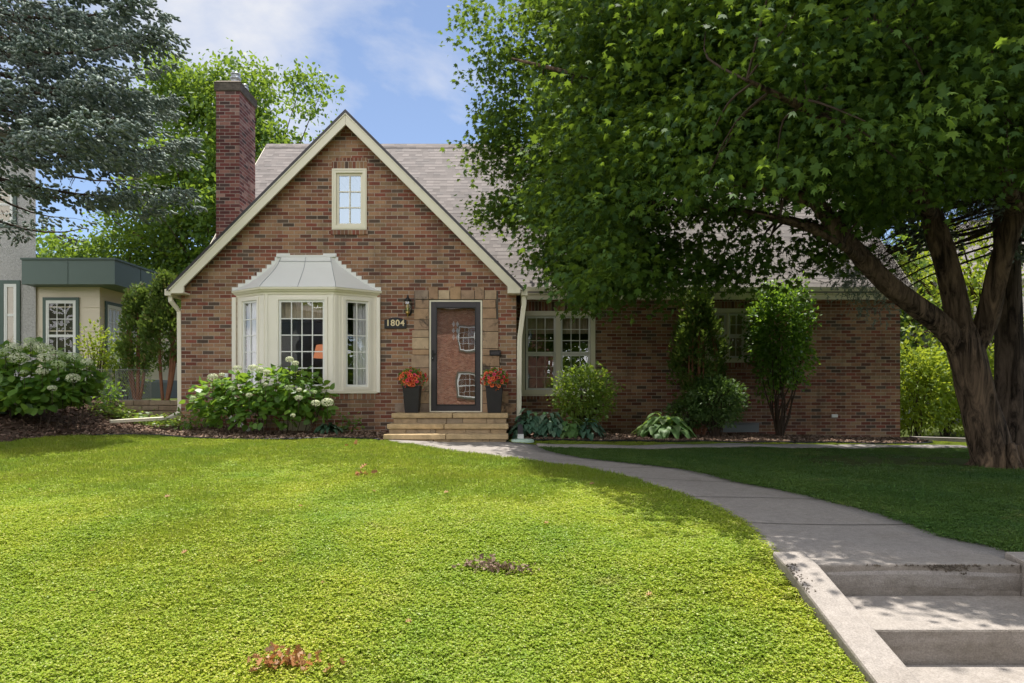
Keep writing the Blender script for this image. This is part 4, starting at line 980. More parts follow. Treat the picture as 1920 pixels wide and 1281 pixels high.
x0, x1, z0, z1 = X(81.5, PY), X(149, PY), Zp(702, PY), Zp(558, PY)
dh_window((Vector((x0, PY, z0)), UX, NY), x1 - x0, z1 - z0, .075, NH, sc=False)
fr = (Vector((px1, 17.25, 2.14)), UY, NX); dh_window(fr, .82, 1.80, .08, NH, 3, 2)
fr = (Vector((px1, 18.07, 2.14)), UY, NX); dh_window(fr, .82, 1.80, .08, NH, 3, 2)
def nw(a, b, c, d, cols=1, rows=1): x0, x1, z0, z1 = X(a, NYY), X(b, NYY), Zp(d, NYY), Zp(c, NYY); dh_window((Vector((x0, NYY, z0)), UX, NY), x1 - x0, z1 - z0, .09, NH, cols, rows)
nw(2, 39, 526, 656); nw(-34, 2, 526, 656); nw(-45, 32, 340, 427, 2, 2)

# ================================================================ RIGHT NEIGHBOUR, OPPOSITE SIDE OF THE STREET
RH = empty('grey_house', (19, 26, .6), 'pale grey house glimpsed between the trunks beyond the hedge', 'house')
MB().box(X(1803, 22), 27, 22, 32, .2, 5.2).build('wall', M['stucco'], RH)
MB().box(X(1845, 21), 26, 20.2, 21.9, .2, 3.7).build('porch', M['siding'], RH)
m = MB(); m.hexa([(14.1, 21.6, 5.2), (27.4, 21.6, 5.2), (27.4, 32.4, 5.2), (14.1, 32.4, 5.2), (17.5, 26, 8.2), (24, 26, 8.2), (24, 28, 8.2), (17.5, 28, 8.2)]); m.build('roof', M['roof'], RH)
MB().box(X(1813, 22), X(1822, 22), 21.9, 21.99, 1, 4.9).build('downspout', M['dark_frame'], RH)
dh_window((Vector((17.2, 20.2, 1.2)), UX, NY), 1.2, 1.5, .09, RH)

def street_house(name, label, x0, x1, wallmat, trim, cols, dx=0):
    R = empty(name, ((x0 + x1) / 2, -26, 0), label, 'house')
    MB().box(x0, x1, -34, -24, -.2, 7.6).build('wall', M[wallmat], R)
    xc = (x0 + x1) / 2
    MB().prism([(x0 - .5, 7.6), (x1 + .5, 7.6), (xc, 11.4)], -34.4, -23.6).build('roof', M['roof'], R)
    fr0 = lambda x, z: (Vector((x, -24, z)), Vector((-1, 0, 0)), Vector((0, 1, 0)))
    for cx in cols:
        for z in (1.2, 4.6): dh_window(fr0(cx + .7, z), 1.4, 1.9, .12, R, sc=False)
    MB().box(xc - .6 + dx, xc + .6 + dx, -24, -23.92, .3, 2.6).build('door', M['wood'], R)
street_house('brick_street_house', 'red brick house across the street, mirrored in the storm door', -12, 3, 'brick_far', 'white', (-9.8, -3.2, 0.6), -2.2)
street_house('stucco_street_house', 'pale stucco house across the street, mirrored in the bay window', -27, -15, 'stucco', 'white', (-25, -22, -17.5))
#@@PLANTS
# ================================================================ FOLIAGE TOOLS
def unit(v): return v / np.maximum(np.linalg.norm(v, axis=-1, keepdims=True), 1e-9)
def leaves(pos, dirs, nrm, size, T, wid=None):
    """one polygon per leaf; T: (k,3) outline, x across, y along, z out of the blade"""
    pos = np.asarray(pos, float); d = unit(np.asarray(dirs, float)); n = np.asarray(nrm, float)
    s = unit(np.cross(d, n)); n = np.cross(s, d); k = len(T); N = len(pos)
    size = np.broadcast_to(np.asarray(size, float), (N,))[:, None, None]
    wd = 1.0 if wid is None else np.asarray(wid, float)[:, None, None]
    v = pos[:, None, :] + size * (wd * T[None, :, 0:1] * s[:, None, :] + T[None, :, 1:2] * d[:, None, :] + T[None, :, 2:3] * n[:, None, :])
    f = np.arange(N * k).reshape(N, k)
    return v.reshape(-1, 3), f
def mirror(half):
    h = np.array(half, float); o = h[::-1].copy(); o[:, 0] *= -1
    o = o[1:] if abs(h[-1, 0]) < 1e-6 else o
    o = o[:-1] if abs(h[0, 0]) < 1e-6 else o
    return np.concatenate([h, o])
T_MAPLE = mirror([(0, .04, 0), (.36, -.02, -.10), (.27, .15, -.04), (.60, .28, -.17), (.32, .38, -.05), (.42, .62, -.12), (.15, .55, -.02), (0, 1.02, -.14)])
T_OVAL = mirror([(0, 0, 0), (.22, .18, -.05), (.30, .42, -.08), (.20, .72, -.07), (0, 1.0, -.10)])
T_WIDE = mirror([(0, 0, 0), (.30, .10, -.06), (.42, .38, -.10), (.30, .70, -.10), (0, 1.0, -.16)])
T_SMALL = mirror([(0, 0, 0), (.24, .35, -.05), (.17, .75, -.06), (0, 1.0, -.08)])
T_DIAM = np.array([(0, 0, 0), (.22, .45, 0), (0, 1, 0), (-.22, .45, 0)], float)
T_SPRAY = mirror([(0, 0, 0), (.10, .25, 0), (.30, .35, 0), (.14, .45, 0), (.26, .70, 0), (.09, .68, 0), (0, 1.0, 0)])
T_NEEDLE = np.array([(-.15, 0, 0), (.15, 0, 0), (0, 1, 0)], float)
def rdir(n, up=0.0, spread=1.0):
    v = rng.normal(size=(n, 3)) * spread; v[:, 2] += up; return unit(v)

def shrub(name, label, cat, base, rad, zc, n, size, T, mat, group=None, stems=10, stem_mat='twig', lump=.22, shell=.55, upn=.8, stem_r=.012, stem_to=.6, squash=1.0, parent=None, top_flat=0.0, droop=0.2):
    """base (x,y,z); rad (rx,ry,rz) of the crown whose centre is zc above the base"""
    bx, by, bz = base
    o = parent or empty(name, base, label, cat, group)
    d = unit(rng.normal(size=(n, 3)))
    ph = rng.uniform(0, 6.28, 6)
    lum = 1 + lump * (np.sin(3 * d[:, 0] * 2 + ph[0]) * np.sin(4 * d[:, 1] + ph[1]) + .6 * np.sin(9 * d[:, 2] + ph[2] + 4 * d[:, 0]) * np.sin(7 * d[:, 0] + ph[3])) + .06 * rng.normal(size=n)
    r = (shell + (1 - shell) * rng.random(n) ** .6) * lum
    p = d * r[:, None] * np.array(rad)
    cen = np.array([bx, by, bz + zc])
    dirs = unit(d * .8 + rng.normal(size=(n, 3)) * .55 + np.array([0, 0, -droop + .1])); nr = unit(d * .35 + rng.normal(size=(n, 3)) * .5 + np.array([0, 0, upn]))
    pos = cen + p; pos[:, 2] = np.maximum(pos[:, 2], bz + .03)
    v, f = leaves(pos, dirs, nr, size * rng.uniform(.65, 1.25, n), T)
    np_mesh('foliage', v, f, M[mat], o)
    if stems:
        m = MB()
        for k in range(stems):
            a = random.uniform(0, 6.28); q = random.uniform(.2, .75)
            t = Vector((bx + rad[0] * q * math.cos(a), by + rad[1] * q * math.sin(a), bz + zc + rad[2] * random.uniform(-.1, stem_to)))
            b = Vector((bx + random.uniform(-.06, .06) * (1 + rad[0]), by + random.uniform(-.06, .06), bz - .03)); mid = b.lerp(t, .5) + Vector((random.uniform(-.05, .05), random.uniform(-.05, .05), .08))
            m.tube(catmull([b, mid, t], 4), lerp_list([stem_r, stem_r * .7, stem_r * .35], 9), 5)
        m.build('stem', M[stem_mat], o)
    return o

def gz(x, y): return float(hgt(x, y))

# ---------------------------------------------------------------- big maple on the right
def maple():
    T = empty('maple_tree', (6.12, 8.6, gz(6.1, 8.6)), 'large maple with furrowed trunk forking into three limbs beside the walk', 'tree')
    def L(pts, rad, n=14, wob=.10, k=7):
        c = catmull([P(a, b, y) for a, b, y in pts], k); return c, lerp_list(rad, len(c)), n, wob
    trunk = [(1878, 905, 8.6), (1857, 850, 8.6), (1833, 760, 8.55), (1818, 690, 8.5), (1804, 640, 8.5), (1800, 600, 8.5)]
    limbL = [(1812, 690, 8.5), (1775, 622, 8.45), (1708, 568, 8.3), (1650, 520, 8.15), (1590, 455, 8.2), (1530, 380, 8.6), (1450, 290, 9.1), (1350, 190, 9.6), (1260, 100, 10.0), (1180, 20, 10.3)]
    limbM = [(1806, 665, 8.5), (1795, 590, 8.5), (1775, 500, 8.5), (1748, 410, 8.6), (1722, 330, 8.7), (1716, 250, 8.8)]
    limbR = [(1812, 690, 8.55), (1850, 600, 8.45), (1872, 510, 8.3), (1905, 400, 8.2), (1945, 300, 8.1), (1985, 180, 8.1), (2040, 40, 8.2), (2100, -120, 8.4)]
    subs = [([(1718, 300, 8.8), (1700, 200, 9.0), (1668, 100, 9.1), (1630, -20, 9.2), (1590, -180, 9.3)], [.17, .13, .11, .09, .05]),
            ([(1720, 290, 8.8), (1742, 200, 8.7), (1740, 120, 8.6), (1700, 20, 8.5), (1690, -120, 8.4)], [.15, .12, .10, .08, .04]),
            ([(1745, 215, 8.7), (1768, 130, 8.6), (1800, 40, 8.5), (1830, -60, 8.5), (1860, -220, 8.5)], [.13, .15, .13, .10, .05]),
            ([(1700, 190, 9.0), (1640, 90, 9.3), (1600, 20, 9.6), (1560, -80, 9.8)], [.09, .08, .06, .04]),
            ([(1590, 455, 8.2), (1500, 420, 8.8), (1400, 400, 9.4), (1280, 385, 10.1), (1150, 375, 10.7), (1050, 390, 11.2)], [.09, .065, .05, .035, .02, .006]),
            ([(1530, 380, 8.6), (1420, 350, 8.8), (1300, 330, 8.9), (1180, 330, 9.6), (1080, 350, 10.4)], [.08, .06, .04, .025, .008]),
            ([(1450, 290, 9.1), (1340, 230, 9.5), (1220, 180, 9.9), (1080, 140, 9.8), (960, 110, 10.1)], [.09, .07, .05, .035, .015]),
            ([(1400, 240, 9.3), (1320, 120, 9.2), (1240, 60, 9.2), (1120, 20, 9.3)], [.08, .06, .04, .02]),
            ([(1620, 490, 8.1), (1560, 450, 7.6), (1500, 420, 7.3), (1420, 400, 7.2)], [.05, .035, .02, .006]),
            ([(1748, 410, 8.6), (1700, 330, 7.6), (1620, 270, 6.6), (1520, 210, 5.9), (1400, 150, 5.5)], [.09, .07, .05, .035, .015]),
            ([(1716, 300, 8.8), (1740, 200, 7.6), (1750, 120, 6.6), (1720, 60, 5.8), (1640, 40, 5.3)], [.09, .07, .05, .035, .015]),
            ([(1905, 400, 8.2), (1880, 300, 7.4), (1850, 180, 6.6), (1860, 80, 6.0)], [.09, .06, .04, .02]),
            ([(1945, 300, 8.1), (2050, 200, 8.6), (2200, 100, 9.0), (2350, 60, 9.2)], [.12, .09, .06, .03]),
            ([(1985, 180, 8.1), (2080, 60, 7.2), (2200, -20, 6.6)], [.1, .07, .03])]
    tm = MB(); c, r, n, w = L(trunk, [.29, .235, .205, .20, .19, .11], 22, .12); tm.tube(c, r, n, True, w)
    for k in range(7):  # root flare
        a = k * .9 + .3; b = Vector((6.12 + .16 * math.cos(a), 8.6 + .16 * math.sin(a), gz(6.12, 8.6) + .28)); e = Vector((6.12 + random.uniform(.34, .52) * math.cos(a), 8.6 + random.uniform(.32, .5) * math.sin(a), 0)); e.z = gz(e.x, e.y) - .05
        tm.tube(catmull([b, b.lerp(e, .45) + Vector((0, 0, -.10)), e], 5), lerp_list([.09, .055, .02], 11), 8, True, .1)
    tm.build('trunk', M['bark'], T)
    skel = []
    for pts, rad in [(limbL, [.11, .135, .125, .115, .10, .09, .08, .065, .05, .03]), (limbM, [.11, .145, .138, .13, .12, .11]), (limbR, [.11, .125, .118, .115, .11, .10, .08, .05])]:
        c, r, n, w = L(pts, rad, 16, .10); MB().tube(c, r, n, True, w).build('limb', M['bark'], T); skel += [(p, q) for p, q in zip(c, r)]
    for pts, rad in subs:
        c, r, n, w = L(pts, rad, 10, .06); MB().tube(c, r, n, True, w).build('limb', M['bark'], T); skel += [(p, q) for p, q in zip(c, r)]
    # crown: sprays of leaves through the crown's volume
    low = np.array([(800, 60), (862, 100), (872, 300), (885, 420), (945, 480), (1020, 545), (1100, 600), (1180, 560), (1250, 560), (1330, 515), (1390, 480), (1430, 425), (1490, 395), (1550, 420), (1600, 450), (1650, 430), (1700, 395), (1760, 390), (1850, 400), (1920, 360), (2400, 300)], float)
    lx = np.array([(-400, 820), (0, 872), (28, 866), (70, 866), (117, 894), (164, 908), (187, 917), (206, 890), (243, 884), (276, 850), (304, 876), (346, 894), (384, 876), (435, 884), (468, 940), (506, 1010), (553, 1068), (600, 1100)], float)
    C = []
    def ok(p, q, rr):
        if p[1] < 3.3 or p[2] < 2.2: return False
        roof = max(p[1] - 10.0, 3.64 - p[0] if p[0] < .4 else 0) + .35
        if p[1] > 11.5 and p[2] < roof: return False
        px = 960 + p[0] / p[1] * F; py = HY - (p[2] - ZC) / p[1] * F; m_ = .22 / p[1] * F
        if py + m_ > np.interp(px, low[:, 0], low[:, 1]): return False
        if px < np.interp(py, lx[:, 0], lx[:, 1]) + m_ * 1.0: return False
        ys = p[1] - .24 * (p[2] - .7); xs = p[0] - .017 * (p[2] - .7)
        if xs < np.interp(ys, [2.6, 3.1, 3.6, 3.9, 5.0, 6.7, 9.0, 9.6, 10.3, 11.0, 11.4], [5.0, 3.2, 2.15, 1.7, 1.25, .8, .45, .35, .35, .1, -1.5]) + .14 * math.sin(p[1] * 3.1 + p[2]): return False
        if 11.6 < ys < 13.7 and xs < 6.3 and rng.random() < .88: return False
        if p[1] > 8.6 and math.sin(p[0] * 3.1 + p[1] * 1.7) + math.sin(p[2] * 3.7 + p[0] * 1.3) + math.sin(p[1] * 2.9 - p[2] * 2.1) > 1.15: return False
        if 1200 < px < 1570 and 340 < py < 560 and rng.random() < .82: return False
        if 1530 < px < 1620 and 260 < py < 400 and rng.random() < .6: return False
        return True
    for cen, rad, cnt in (((6.5, 8.2, 6.2), (7.0, 5.4, 5.2), 3300), ((2.2, 11.2, 6.0), (3.6, 3.6, 4.4), 1500), ((3.6, 6.0, 5.6), (2.3, 2.4, 2.2), 420)):
        k_ = 0; cen = np.array(cen); rad = np.array(rad)
        while k_ < cnt:
            q = rng.normal(size=3); q /= np.linalg.norm(q); rr = rng.random() ** .42
            lum = 1 + .10 * math.sin(q[0] * 5 + 1) * math.sin(q[2] * 6 + 2) + .07 * math.sin(q[1] * 9 + q[0] * 7)
            p = cen + q * rr * lum * rad
            if ok(p, q, rr): C.append(p); k_ += 1
    # hanging sprays along the lower left skirt, where the crown is seen against the roof
    for (a, b, y) in [(885, 292, 9.9), (910, 280, 9.8), (940, 300, 9.8), (925, 250, 10), (905, 210, 10), (893, 150, 10), (882, 95, 10), (880, 45, 10), (915, 400, 9.7), (945, 395, 9.6), (975, 420, 9.6), (1000, 455, 9.6), (1035, 500, 9.5), (985, 385, 9.8),
                      (1060, 525, 9.4), (1095, 555, 9.2), (1120, 560, 9.1), (1150, 545, 9.2), (1190, 540, 9.2), (1230, 545, 9.1), (1280, 540, 9.0), (1330, 520, 8.9), (1390, 530, 8.8), (1405, 490, 8.8), (1240, 500, 9.1),
                      (1535, 500, 8.6), (1540, 470, 8.6), (1548, 440, 8.6), (1600, 420, 8.0), (1640, 400, 7.9), (1020, 400, 9.7), (960, 340, 9.8), (1060, 450, 9.5), (1110, 480, 9.4), (1160, 490, 9.3), (1010, 340, 9.8), (900, 320, 9.9),
                      (1070, 410, 9.7), (1130, 430, 9.6), (1190, 440, 9.4), (1080, 500, 9.5), (1140, 520, 9.4), (1200, 500, 9.3), (930, 180, 10), (950, 230, 10), (920, 120, 10), (940, 60, 10), (960, 140, 10)]:
        y += 2.3 if a < 1000 else 1.6 if a < 1120 else 1.0 if a < 1260 else .3
        for r_ in range(3): C.append(np.array(P(a + 14 + 10 * r_, b - 14 - 6 * r_, y + .12 * r_)) + rng.normal(size=3) * (.05 + .07 * r_))
    C = np.array(C)
    sk = np.array([list(p) for p, r in skel]); skr = np.array([r for p, r in skel])
    used = {}; tips = {j for j in range(len(skel)) if skr[j] < .012}
    V = []; nl = 76
    tw = MB()
    for p in C:
        d2 = ((sk - p) ** 2).sum(1) * (1 + (sk[:, 2] > p[2] + .8) * 1.5); j = int(d2.argmin()); s = sk[j]
        out = p - s; ln = np.linalg.norm(out); out = out / max(ln, 1e-3)
        used[j] = used.get(j, 0) + 1
        if ln < 1.0 and used[j] <= 2 and j not in tips:
            mid = (s + p) / 2 + np.array([0, 0, .12 * ln]) + rng.normal(size=3) * .06 * ln
            tw.tube(catmull([s, mid, p], 3), lerp_list([min(.022, skr[j] * .5) + .004 * ln, .010, .004], 7), 4, True, 0, caps=False)
        n = int(nl * rng.uniform(.6, 1.35)); rx = rng.uniform(.34, .54)
        q = np.clip(rng.normal(size=(n, 3)), -1.7, 1.7) * np.array([rx, rx, .17]) * .60; q += out * rng.uniform(-.3, .4, (n, 1)) * rx; q[:, 2] -= .22 * (q[:, 0] ** 2 + q[:, 1] ** 2)
        pos = p + q; dd = unit(q * np.array([1, 1, .3]) + out * .25 + rng.normal(size=(n, 3)) * .35 + np.array([0, 0, -.30]))
        nr = unit(rng.normal(size=(n, 3)) * .42 + np.array([0, 0, 1.0]))
        v, f = leaves(pos, dd, nr, rng.uniform(.055, .112, n) * (.82 if p[1] < 6.6 else 1.08), T_MAPLE * np.array([1, 1, rng.uniform(.6, 2.2)]), rng.uniform(.75, 1.1, n)); V.append(v)
    V = np.concatenate(V); k = len(T_MAPLE)
    np_mesh('crown', V, np.arange(len(V)).reshape(-1, k), M['maple_leaf'], T)
    tw.build('twigs', M['twig'], T)['kind'] = 'stuff'
maple()

# ---------------------------------------------------------------- spruces
def spruce(x0, y0, label, zlow, ztop, R, trunk_r, tier, nb, xmin=None, blue=True, dead=.25, name='spruce_tree', dens=1.0, vis=None, sz=1.0):
    T = empty(name, (x0, y0, gz(x0, y0)), label, 'tree')
    H_ = ztop; c = [Vector((x0 + .03 * math.sin(z), y0, z)) for z in np.linspace(gz(x0, y0) - .1, H_, 24)]
    MB().tube(c, lerp_list([trunk_r * 1.25, trunk_r, trunk_r * .9, trunk_r * .6, trunk_r * .3, .02], 24), 14, True, .05).build('trunk', M['bark_spruce'], T)
    bm_ = MB(); SP = []; SD = []; DP = []; DD = []
    z = zlow
    while z < ztop - .5:
        fr = (z - zlow) / (ztop - zlow); L0 = R * (1 - fr) ** .75 * (0.86 + .14 * min(1, fr * 8))
        a0 = random.uniform(0, 6.28)
        for k in range(nb):
            a = a0 + 2 * math.pi * k / nb + random.uniform(-.25, .25); L = L0 * random.uniform(.82, 1.08)
            dx, dy = math.cos(a), math.sin(a)
            if vis and not vis(x0 + dx * L * .7, y0 + dy * L * .7, z): sparse = 3
            else: sparse = 1
            zz0 = z + random.uniform(-.12, .12); sag = random.uniform(.05, .13) * L; lift = random.uniform(.02, .09) * L
            pt = lambda s: Vector((x0 + dx * L * s, y0 + dy * L * s, zz0 - sag * math.sin(s * 2.4) * 1.1 + lift * s ** 3 * 1.5 - .08 * L * s))
            pts = [pt(s) for s in np.linspace(0, 1, 9)]
            bm_.tube(pts, lerp_list([.045 * sz, .032 * sz, .02 * sz, .008], 9), 5, True, 0, caps=False)
            side = Vector((-dy, dx, 0)); outw = Vector((dx, dy, 0)); ncl = int(L * 19 * dens / (1 if sparse == 1 else 4)) + 3
            for q_ in range(ncl):
                s = .14 + .88 * random.random() ** .8; env = math.sin(math.pi * min(.97, (1.06 - s) * .9)) ** .7
                lat = random.uniform(-1, 1) * (.10 + .30 * L * env * .62); b0 = pt(min(1, s))
                c_ = b0 + side * lat + outw * abs(lat) * .45 + Vector((0, 0, -.16 * abs(lat) - random.random() ** 2 * .20 + .05))
                inner = s < .34 or (s < .62 and random.random() < dead)
                if sparse == 1 or random.random() < .4: bm_.tube([b0, b0.lerp(c_, .5) + Vector((0, 0, .02)), c_], [.008, .005, .002], 3, True, 0, caps=False)
                dm = (outw * .8 + side * (1 if lat > 0 else -1) * min(1, abs(lat) * 2.2) * .8).normalized(); sd2 = dm.cross(Vector((0, 0, 1)))
                for w_ in range(5 if inner else (22 if sparse == 1 else 7)):
                    u_ = random.uniform(-.24, .20) * sz; v_ = random.uniform(-.13, .13) * sz
                    q = c_ + dm * u_ + sd2 * v_ + Vector((0, 0, -.25 * abs(v_) + random.uniform(-.035, .03) - (.12 * random.random() if u_ < 0 else 0)))
                    d3 = (dm * .55 + sd2 * (v_ * 5) + Vector((random.uniform(-.45, .45), random.uniform(-.45, .45), random.uniform(-.8, .2)))).normalized()
                    if inner: DP.append(q); DD.append(d3)
                    else: SP.append(q); SD.append(d3)
            SP.append(pts[-1]); SD.append(Vector((dx, dy, .1)))
        z += tier * random.uniform(.85, 1.15)
    bm_.build('branch', M['twig'], T)
    def core(name, P_, D_, mat, ln, r):
        P_ = np.array([list(p) for p in P_]); D_ = unit(np.array([list(p) for p in D_])); N = len(P_); a = unit(np.cross(D_, rng.normal(size=(N, 3)))); b = np.cross(D_, a)
        ln = (ln * rng.uniform(.75, 1.2, N))[:, None]; m1 = P_ + D_ * ln * .22; m2 = P_ + D_ * ln * .72
        V = np.stack([P_, m1 + a * r, m1 + b * r, m1 - a * r, m1 - b * r, m2 + a * r * .8, m2 + b * r * .8, m2 - a * r * .8, m2 - b * r * .8, P_ + D_ * ln], 1)
        T1 = []; T2 = []
        for k in range(4):
            k2 = (k + 1) % 4; T1 += [(0, 1 + k2, 1 + k), (9, 5 + k, 5 + k2)]; T2 += [(1 + k, 1 + k2, 5 + k2, 5 + k)]
        B = (np.arange(N) * 10)[:, None, None]
        np_mesh(name, V.reshape(-1, 3), (B + np.array(T1)[None]).reshape(-1, 3), M[mat], T, extra=[(B + np.array(T2)[None]).reshape(-1, 4)])
    def brush(name, P_, D_, mat, ln, nn, nl, spread):
        P_ = np.array([list(p) for p in P_]); D_ = unit(np.array([list(p) for p in D_])); N = len(P_)
        if not N: return
        ln = ln * rng.uniform(.7, 1.25, N)
        t = rng.random((N, nn)); pos = P_[:, None] + D_[:, None] * (t * ln[:, None])[..., None]
        nd = D_[:, None] * spread[0] + rng.normal(size=(N, nn, 3)) * spread[1]
        pos = pos.reshape(-1, 3); nd = unit(nd.reshape(-1, 3)); nr = unit(rng.normal(size=nd.shape))
        v, f = leaves(pos, nd, nr, nl * rng.uniform(.7, 1.2, len(pos)), T_NEEDLE)
        np_mesh(name, v, f, M[mat], T)
    print(name, 'sprigs', len(SP), len(DP))
    core('shoots', SP, SD, 'needle', .10 * sz, .0215 * sz); brush('needles', SP, SD, 'needle', .085 * sz, 14, .030 * sz, (.5, .75))
    brush('dead_twigs', DP, DD, 'dead_needle', .10, 4, .05, (1.0, .35))
    return T
spruce(-9.5, 10.3, 'blue spruce with drooping branches in front of the stucco house', 5.35, 15.5, 4.75, .26, .42, 7,
       vis=lambda x, y, z: x > -9.9 and y < 12.6 and z < 9.2 and x / y > -.86, dens=.86)
sp2 = spruce(7.52, 10.35, 'tall spruce with bare brown lower branches behind the maple trunk', 4.1, 13.5, 2.3, .175, .52, 5, dead=.8, dens=.55,
       vis=lambda x, y, z: y < 11.2 and z < 7)
# low blue tufts hanging from the tall spruce
def tufts(cs):
    P_ = []; D_ = []; m = MB()
    for (a, b, y, n) in cs:
        c = P(a, b, y)
        m.tube(catmull([Vector((7.5, 10.35, c.z + .9)), c.lerp(Vector((7.5, 10.35, c.z + 1)), .35) + Vector((0, 0, .1)), c], 4), lerp_list([.02, .012, .004], 9), 5)
        for k in range(n):
            P_.append(c + Vector(rng.normal(size=3) * np.array([.16, .14, .13]))); D_.append(Vector((random.uniform(-.8, .4), random.uniform(-.4, .3), random.uniform(-1, .1))))
    m.build('branch', M['twig'], sp2)
    P_ = np.array([list(p) for p in P_]); D_ = unit(np.array([list(p) for p in D_])); nn = 16
    pos = (P_[:, None] + D_[:, None] * (rng.random((len(P_), nn)) * .11)[..., None]).reshape(-1, 3)
    nd = unit((D_[:, None] * .9 + rng.normal(size=(len(P_), nn, 3)) * .5).reshape(-1, 3))
    v, f = leaves(pos, nd, unit(rng.normal(size=nd.shape)), .04 * rng.uniform(.7, 1.2, len(pos)), T_NEEDLE); np_mesh('needles', v, f, M['needle'], sp2)
tufts([(1590, 520, 10.2, 110), (1612, 545, 10.2, 60), (1655, 575, 10.2, 40), (1640, 560, 10.2, 30), (1570, 495, 10.2, 60), (1850, 395, 9.9, 60), (1800, 350, 9.9, 60), (1620, 500, 10.2, 60)])
def dead_fan(a, b, y, n, r):
    c = P(a, b, y); P_ = np.array(c) + rng.normal(size=(n, 3)) * r; D_ = unit(np.array([-.3, 0, -.5]) + rng.normal(size=(n, 3)) * .5)
    v, f = leaves(P_, D_, unit(rng.normal(size=(n, 3))), rng.uniform(.05, .13, n), np.array([(-.03, 0, 0), (.03, 0, 0), (0, 1, 0)])); np_mesh('dead_twigs', v, f, M['dead_needle'], sp2)
dead_fan(1835, 390, 10.2, 5000, .26); dead_fan(1650, 480, 10.3, 4000, .24); dead_fan(1780, 400, 10.3, 2500, .3); dead_fan(1690, 520, 10.4, 1200, .16); dead_fan(1890, 300, 10.3, 3000, .35)

# ---------------------------------------------------------------- broadleaf trees behind
def tree(name, label, x, y, trunk_r, cen, rad, ncl, nl, size, mat, group=None, zb=None, limbs=8, clump=.8):
    z0 = gz(x, y) if zb is None else zb
    T = empty(name, (x, y, z0), label, 'tree', group)
    C = []
    while len(C) < ncl:
        q = unit(rng.normal(size=3)); rr = rng.random() ** .4 * (1 + .16 * math.sin(q[0] * 5 + q[2] * 4 + x) + .10 * math.sin(q[2] * 9 + 2)); C.append(np.array(cen) + q * rr * np.array(rad))
    C = np.array(C); m = MB(); fork = Vector((x, y, z0 + (cen[2] - z0) * .45))
    m.tube([Vector((x, y, z0 - .1)), Vector((x + .05, y, (z0 + fork.z) / 2)), fork], [trunk_r * 1.2, trunk_r, trunk_r * .85], 10, True, .06); m.build('trunk', M['bark'], T)
    m = MB()
    for k in range(limbs):
        p = Vector(C[random.randrange(ncl)]); m.tube(catmull([fork, fork.lerp(p, .45) + Vector((0, 0, .4)), p], 5), lerp_list([trunk_r * .55, trunk_r * .3, trunk_r * .08], 11), 6)
    for p in C[:ncl // 2]:
        p = Vector(p); q = p + (fork - p) * random.uniform(.2, .45); m.tube([q, (p + q) / 2 + Vector((0, 0, .1)), p], [.03, .02, .01], 4, caps=False)
    m.build('limb', M['bark'], T)
    n = ncl * nl; pos = np.repeat(C, nl, 0) + rng.normal(size=(n, 3)) * np.array([clump, clump, clump * .6]) * .5
    v, f = leaves(pos, unit(rng.normal(size=(n, 3)) + np.array([0, 0, -.4])), unit(rng.normal(size=(n, 3)) * .6 + np.array([0, 0, .9])), size * rng.uniform(.6, 1.3, n), T_OVAL)
    np_mesh('crown', v, f, M[mat], T)
    return T
tree('shade_tree', 'bright green broadleaf tree rising behind the chimney', -10.7, 26, .28, (-10.7, 26, 8.4), (4.0, 3.6, 6.4), 480, 170, .165, 'back_leaf')
tree('shade_tree', 'smaller broadleaf tree low behind the left gable slope', -15.6, 27, .18, (-15.4, 27, 5.0), (3.0, 2.6, 3.2), 140, 160, .16, 'back_leaf')
tree('young_tree', 'light green young tree past the right corner of the brick house', 12.2, 17.0, .08, (11.6, 17, 4.3), (1.7, 1.2, 2.3), 60, 60, .13, 'hedge_leaf')
tree('shade_tree', 'dark broadleaf tree behind the hedge on the right', 12.6, 24, .2, (12.6, 24, 3.9), (2.8, 2.2, 3.4), 120, 90, .2, 'back_leaf')
tree('shade_tree', 'far broadleaf tree behind the right neighbour', 27, 38, .3, (27, 38, 7), (6, 5, 6), 160, 60, .4, 'back_leaf')
tree('shade_tree', 'broad tree far behind the spruce on the left edge', -27, 34, .3, (-26, 34, 6), (6, 4, 5), 130, 60, .35, 'back_leaf')
# across the street (mirrored in the glass)
tree('street_tree', 'street tree in front of the stucco house across the road', -20.5, -17, .35, (-20.5, -17, 7.5), (5, 4, 4.5), 130, 45, .35, 'back_leaf')
tree('street_tree', 'street tree across the road, right of the brick house', 9, -16, .35, (9, -16, 7.0), (6, 4, 4.5), 150, 45, .35, 'back_leaf')
tree('street_tree', 'street tree across the road toward the far right', 22, -18, .35, (22, -18, 7.0), (7, 4, 5), 150, 45, .35, 'back_leaf')

n = 15000; tp = np.stack([rng.uniform(-90, 90, n), rng.uniform(-52, -42, n), rng.uniform(-1, 1, n)], -1); tp[:, 2] = (rng.random(n) ** .8) * (9 + 3 * np.sin(tp[:, 0] * .22) + 2 * np.sin(tp[:, 0] * .6 + 1))  # unseen leaf mass added to block the bright horizon in the window reflections
v, f = leaves(tp, rdir(n), rdir(n, .3), rng.uniform(.7, 1.4, n), T_OVAL); o = np_mesh('treeline_screen', v, f, M['back_leaf'], origin=(0, 0, 0)); o['kind'] = 'stuff'; o['label'] = 'unseen leaf screen added behind the street houses to dim window reflections'
